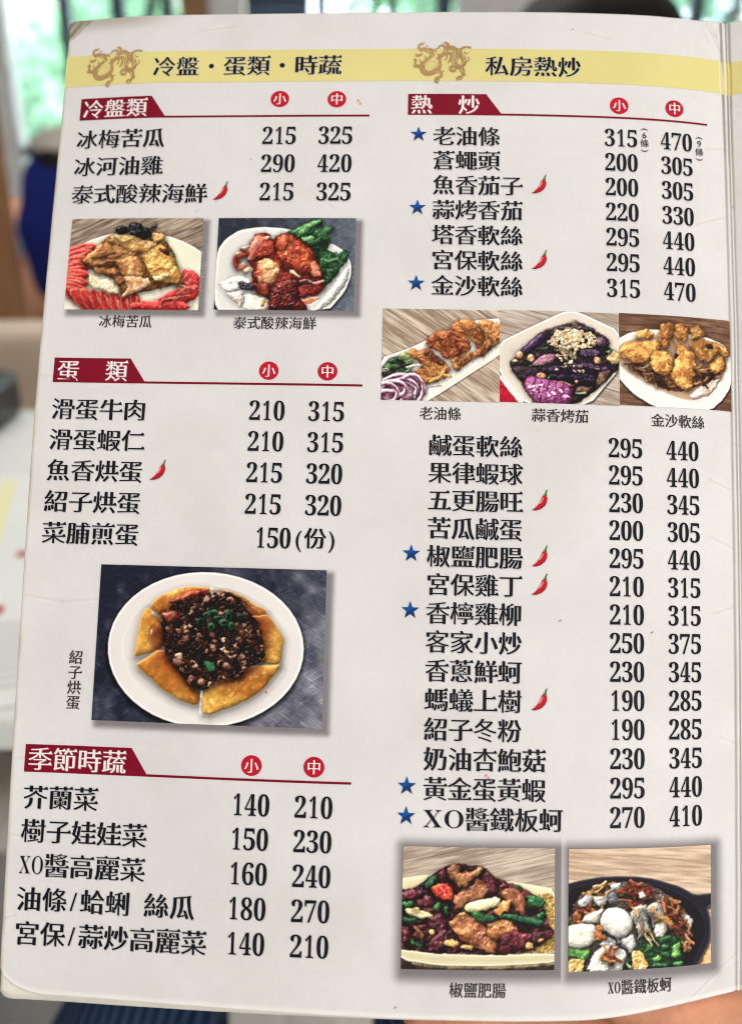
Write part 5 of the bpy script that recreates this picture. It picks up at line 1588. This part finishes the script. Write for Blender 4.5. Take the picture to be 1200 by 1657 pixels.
def quad(name, x0, x1, y0, y1, z, m, t=0.0008):
    v = [sheet(x, y, zz) for zz in (z, z + t) for x, y in ((x0, y0), (x1, y0), (x1, y1), (x0, y1))]
    return raw_mesh(name, v, [(3, 2, 1, 0), (4, 5, 6, 7), (0, 1, 5, 4), (1, 2, 6, 5), (2, 3, 7, 6), (3, 0, 4, 7)], m, ms)


M_SHEET = mat('sheet_paper', (236, 236, 234), 0.4, 0.4, vary=0.015)
quad('page', -.20, .26, -.30, .232, 0, M_SHEET, .0015)
quad('yellow_band', .078, .096, -.20, .21, .0018, mat('pale_yellow_ink', (240, 234, 186), .5, .3), .0003)
for y0, y1, x0, x1 in ((-.024, -.012, .116, .130), (-.146, -.130, .096, .116), (.06, .08, .135, .16)):
    quad('red_mark', x0, x1, y0, y1, .0018, M_RED, .0003)
for k in range(9):
    quad('print_line', .10, .17 - .02 * (k % 2), -.275 + k * .013, -.269 + k * .013, .0018, mat('pale_print', (212, 212, 214)) if k == 0 else bpy.data.materials['pale_print'], .0003)

# dark cutlery box with a pale napkin on it
cb = tag(empty('cutlery_box', (-0.64, 1.33, 0.731)), 'dark box with a pale napkin on top at the far table edge', 'box')
box('body', (-0.80, 1.275, 0.731), (-0.535, 1.385, 0.800), M_BLACK, cb, 0.012)
nk = skin('napkin', [(-0.76, 1.31, .812, .028), (-0.68, 1.315, .818, .034), (-0.598, 1.32, .812, .022)], [(0, 1), (1, 2)], mat('napkin', (214, 204, 206), .9, .1, vary=.05), cb, 2)

# bench across the table
bn = tag(empty('bench', (-0.2, 1.9, 0)), 'beige upholstered bench behind the table', 'bench')
box('backrest', (-1.9, 1.80, 0.30), (1.5, 1.92, 0.772), M_BENCH, bn, 0.035)
box('seat', (-1.9, 1.46, 0.30), (1.5, 1.797, 0.46), M_BENCH, bn, 0.03)
box('plinth', (-1.88, 1.50, 0.0), (1.48, 1.90, 0.298), M_BROWN, bn, 0.004)

# wooden pillar
tag(box('wooden_pillar', (-1.25, 2.34, 0), (-0.955, 2.60, 2.798), M_PILLAR, None, 0.006), 'broad brown wooden pillar at the left edge behind the bench', 'pillar')


def dome(name, c, r, m, parent, zmin=-1.0, rough=0.0, seed=1, rot=0.0, n=28):
    """a rounded shell over a head, cut below zmin (share of the radius)"""
    V, F = [], []
    rows = 16
    for j in range(rows + 1):
        th = j / rows * math.acos(max(-1, zmin))
        for i in range(n):
            ph = i / n * 2 * math.pi
            k = 1 + rough * (fbm(np.array(ph * 6), np.array(th * 4), seed, 3) - .5) * 2
            x, y, z = r[0] * k * math.sin(th) * math.cos(ph), r[1] * k * math.sin(th) * math.sin(ph), r[2] * k * math.cos(th)
            y2, z2 = y * math.cos(rot) - z * math.sin(rot), y * math.sin(rot) + z * math.cos(rot)
            V.append((c[0] + x - parent.location[0], c[1] + y2 - parent.location[1], c[2] + z2 - parent.location[2]))
    for j in range(rows):
        for i in range(n):
            a, b = j * n + i, j * n + (i + 1) % n
            F.append((a, a + n, b + n, b))
    o = raw_mesh(name, V, F, m, parent, True)
    sd = o.modifiers.new('shell', 'SOLIDIFY')
    sd.thickness = 0.006
    sd.offset = 1
    return o


# the diner in navy seen from behind, seated on a stool
def seated(px, py, hz, face, label, shirt, sleeve, hair_only, hscale=1.0, lean=0.0, neck=.30, w=1.0):
    """face = +1 looks away (+y), -1 looks to the camera"""
    f = face
    t = tag(empty('person', (px, py, 0)), label, 'person')
    sh = hz - neck
    hip = 0.50
    head = (px, py + (0.05 + lean) * f, hz)
    pts = [(px, py, hip, .15 * w), (px, py, hip + .22, .135 * w), (px, py + .02 * f, sh - .06, .155 * w), (px, py + .03 * f, sh + .03, .075), (px, py + (.035 + lean * .6) * f, sh + .4 * neck, .055),
           (head[0], head[1], head[2] - .055, .072), (head[0], head[1], head[2] + .03, .092), (head[0], head[1] - .01 * f, head[2] + .08, .07)]
    ed = [(0, 1), (1, 2), (2, 3), (3, 4), (4, 5), (5, 6), (6, 7)]
    arm = []
    for s in (-1, 1):
        n = len(pts)
        pts += [(px + s * .165 * w, py + .02 * f, sh - .02, .062), (px + s * .235 * w, py + .06 * f, sh - .24, .048), (px + s * .19, py + .26 * f, sh - .33, .036), (px + s * .15, py + .36 * f, sh - .33, .026)]
        ed += [(2, n), (n, n + 1), (n + 1, n + 2), (n + 2, n + 3)]
        arm.append(n)
    leg = []
    for s in (-1, 1):
        n = len(pts)
        pts += [(px + s * .10, py + .05 * f, hip - .02, .09), (px + s * .12, py + .42 * f, hip, .062), (px + s * .12, py + .40 * f, .10, .042), (px + s * .12, py + .50 * f, .05, .035)]
        ed += [(0, n), (n, n + 1), (n + 1, n + 2), (n + 2, n + 3)]
        leg.append(n)
    skin('body', pts, ed, M_SKIN, t, 2)
    g = lambda i, k: (*pts[i][:3], pts[i][3] * k)
    skin('shirt', [g(0, 1.10), g(1, 1.14), (pts[2][0], pts[2][1], pts[2][2] + .035, pts[2][3] * 1.22), (pts[3][0], pts[3][1], pts[3][2] + .05, .112)] + [g(arm[0], 1.16), g(arm[1], 1.2), g(arm[1] + 4, 1.2), g(arm[1], 1.2)][:1] + [g(arm[1], 1.16), (pts[4][0], pts[4][1] - .030 * f, pts[4][2] - .095, .060)],
         [(0, 1), (1, 2), (2, 3), (2, 4), (2, 5), (3, 6)], shirt, t, 2)
    for a in arm:
        p, q = Vector(pts[a][:3]), Vector(pts[a + 1][:3])
        m = p.lerp(q, .75)
        skin('sleeve', [(*p.lerp(q, -.15), .092), (*p.lerp(q, .45), .084), (*m, .066)], [(0, 1), (1, 2)], sleeve, t, 2)
    for l in leg:
        skin('trouser_leg', [g(l, 1.15), g(l + 1, 1.22), g(l + 2, 1.4)], [(0, 1), (1, 2)], M_DARKC, t, 2)
        skin('shoe', [g(l + 3, 1.2), (pts[l + 3][0], pts[l + 3][1] - .12 * f, .055, .05)], [(0, 1)], M_SHOE, t, 2)
    # face
    for s in (-1, 1):
        skin('ear', [(head[0] + s * .088, head[1], head[2] + .02, .014), (head[0] + s * .092, head[1] - .006 * f, head[2] - .01, .012)], [(0, 1)], M_SKIN, t, 2)
        skin('eye', [(head[0] + s * .032, head[1] + .083 * f, head[2] + .018, .009), (head[0] + s * .036, head[1] + .083 * f, head[2] + .018, .009)], [(0, 1)], M_HAIR, t, 1)
    skin('nose', [(head[0], head[1] + .088 * f, head[2] + .02, .009), (head[0], head[1] + .105 * f, head[2] - .02, .014)], [(0, 1)], M_SKIN, t, 2)
    return t, head


p1, hd = seated(-1.115, 3.45, 0.965, 1, 'person in a navy shirt and grey cap seen from behind at the window', M_NAVYC, M_PALEC, False, lean=.07, neck=.10, w=.80)
dome('hair', (hd[0], hd[1] - .012, hd[2] + .018), (.100, .108, .112), M_HAIR, p1, -.22, .02, 3, .3)
cp = dome('cap', (hd[0], hd[1] + .012, hd[2] + .052), (.117, .126, .100), M_CAPC, p1, .52, .0, 4, .24)
bv, bf = [], []
for j in range(5):
    for i in range(9):
        a = math.pi * (.18 + .64 * i / 8)
        k = 1 + j * .14
        bv.append((.108 * k * math.cos(a) + hd[0] - p1.location[0], .118 * k * math.sin(a) + hd[1] - p1.location[1], hd[2] + .055 - .012 * j + .02 * math.sin(a) * .2 - 0))
for j in range(4):
    for i in range(8):
        bf.append((j * 9 + i, j * 9 + i + 1, j * 9 + i + 10, j * 9 + i + 9))
br = raw_mesh('brim', bv, bf, M_CAPC, cp, True)
br.modifiers.new('t', 'SOLIDIFY').thickness = .004
st = tag(empty('stool', (-1.125, 3.45, 0)), 'dark stool under the person in navy', 'stool')
box('seat', (-1.31, 3.27, .36), (-.94, 3.63, .40), M_BLACK, st, .01)
for sx in (-.16, .16):
    for sy in (-.15, .15):
        box('leg', (-1.125 + sx - .015, 3.45 + sy - .015, 0), (-1.125 + sx + .015, 3.45 + sy + .015, .359), M_BLACK, st)

p2, hd2 = seated(0.335, 1.60, 1.165, -1, 'person with thick dark hair facing the camera behind the menu top edge', M_DARKC, M_DARKC, True, lean=.05, neck=.225)
dome('hair', (hd2[0], hd2[1] + .030, hd2[2] + .035), (.140, .128, .148), M_HAIR, p2, .0, .05, 7, -.62)

# the reader's lap below the menu
M_RIB = mat('ribbed_navy', (34, 50, 84), 0.9, 0.15, vary=0.1, vscale=30)
nt = M_RIB.node_tree
wv = nt.nodes.new('ShaderNodeTexWave')
wv.inputs['Scale'].default_value = 40
wv.inputs['Distortion'].default_value = 1.2
wv.inputs['Detail'].default_value = 2
tc = nt.nodes.new('ShaderNodeTexCoord')
nt.links.new(tc.outputs['Object'], wv.inputs['Vector'])
bp = nt.nodes.new('ShaderNodeBump')
bp.inputs['Strength'].default_value = 0.9
bp.inputs['Distance'].default_value = 0.003
nt.links.new(wv.outputs['Fac'], bp.inputs['Height'])
rr = nt.nodes.new('ShaderNodeValToRGB')
rr.color_ramp.elements[0].color = L4((22, 34, 60))
rr.color_ramp.elements[1].color = L4((64, 88, 124))
nt.links.new(wv.outputs['Fac'], rr.inputs['Fac'])
nt.links.new(rr.outputs['Color'], nt.nodes['Principled BSDF'].inputs['Base Color'])
nt.links.new(bp.outputs['Normal'], nt.nodes['Principled BSDF'].inputs['Normal'])
lap = tag(empty('person', (-0.06, -0.12, 0)), 'lap of the reader in dark navy ribbed trousers below the menu bottom edge', 'person')
skin('legs', [(-.03, -.16, .52, .15), (-.03, -.20, .66, .14), (-.13, -.10, .51, .10), (-.180, .48, .50, .074), (-.182, .57, .48, .068), (-.18, .54, .10, .044), (-.18, .64, .04, .036),
              (.09, -.10, .51, .10), (.065, .48, .50, .074), (.068, .57, .48, .068), (.07, .54, .10, .044), (.07, .64, .04, .036)],
     [(0, 1), (0, 2), (2, 3), (3, 4), (4, 5), (5, 6), (0, 7), (7, 8), (8, 9), (9, 10), (10, 11)], M_RIB, lap, 2)
for x in (-.18, .07):
    skin('shoe', [(x, .54, .055, .05), (x, .62, .05, .048), (x, .70, .04, .038)], [(0, 1), (1, 2)], M_SHOE, lap, 2)
ch = tag(empty('chair', (-.03, -.2, 0)), 'dark chair the reader sits on', 'chair')
box('seat', (-.28, -.42, .33), (.22, .06, .37), M_BROWN, ch, .01)
box('backrest', (-.27, -.46, .37), (.21, -.425, .80), M_BROWN, ch, .01)
for sx in (-.26, .17):
    for sy in (-.41, .02):
        box('leg', (sx, sy, 0), (sx + .03, sy + .03, .329), M_BROWN, ch)

# the hand that holds the menu at its lower right corner
hp = lambda u, v, z: CARD_M @ (Vector((u, v, z)) * U)
base = hp(.86, .30, -.26)
hand = tag(empty('hand', base), 'bare hand gripping the menu at its bottom right corner', 'hand')
pts = [(.66, .58, -.20, .135), (.78, .42, -.24, .115), (.92, .22, -.30, .125), (1.10, -.06, -.38, .15)]
ed = [(0, 1), (1, 2), (2, 3)]
# thumb side along the edge, four fingers behind the sheet
chains = [[(.655, .665, -.165, .098), (.565, .705, -.155, .088), (.46, .745, -.155, .072), (.37, .80, -.14, .062), (.33, .85, -.125, .050)],
          [(.56, .615, -.20, .070), (.42, .660, -.20, .058), (.29, .690, -.185, .052), (.17, .705, -.17, .046), (.08, .715, -.155, .038)],
          [(.54, .54, -.235, .068), (.40, .57, -.255, .056), (.27, .60, -.245, .050), (.17, .62, -.215, .044), (.10, .63, -.19, .036)],
          [(.55, .47, -.26, .064), (.42, .47, -.285, .052), (.31, .495, -.28, .046), (.23, .52, -.25, .040), (.18, .54, -.225, .034)],
          [(.59, .41, -.27, .056), (.49, .39, -.295, .045), (.40, .40, -.29, .040), (.34, .42, -.265, .035), (.30, .44, -.245, .029)]]
for cname in chains:
    n = len(pts)
    pts += cname
    ed += [(0, n)] + [(n + i, n + i + 1) for i in range(len(cname) - 1)]
wp = []
for (u, v, z, r) in pts:
    q = hp(u, v, z)
    wp.append((q.x, q.y, q.z, r * U))
skin('hand_body', wp, ed, mat('hand_skin', (206, 142, 110), .55, .35, bump=.55, bscale=120, vary=.10, vscale=45), hand, 3)
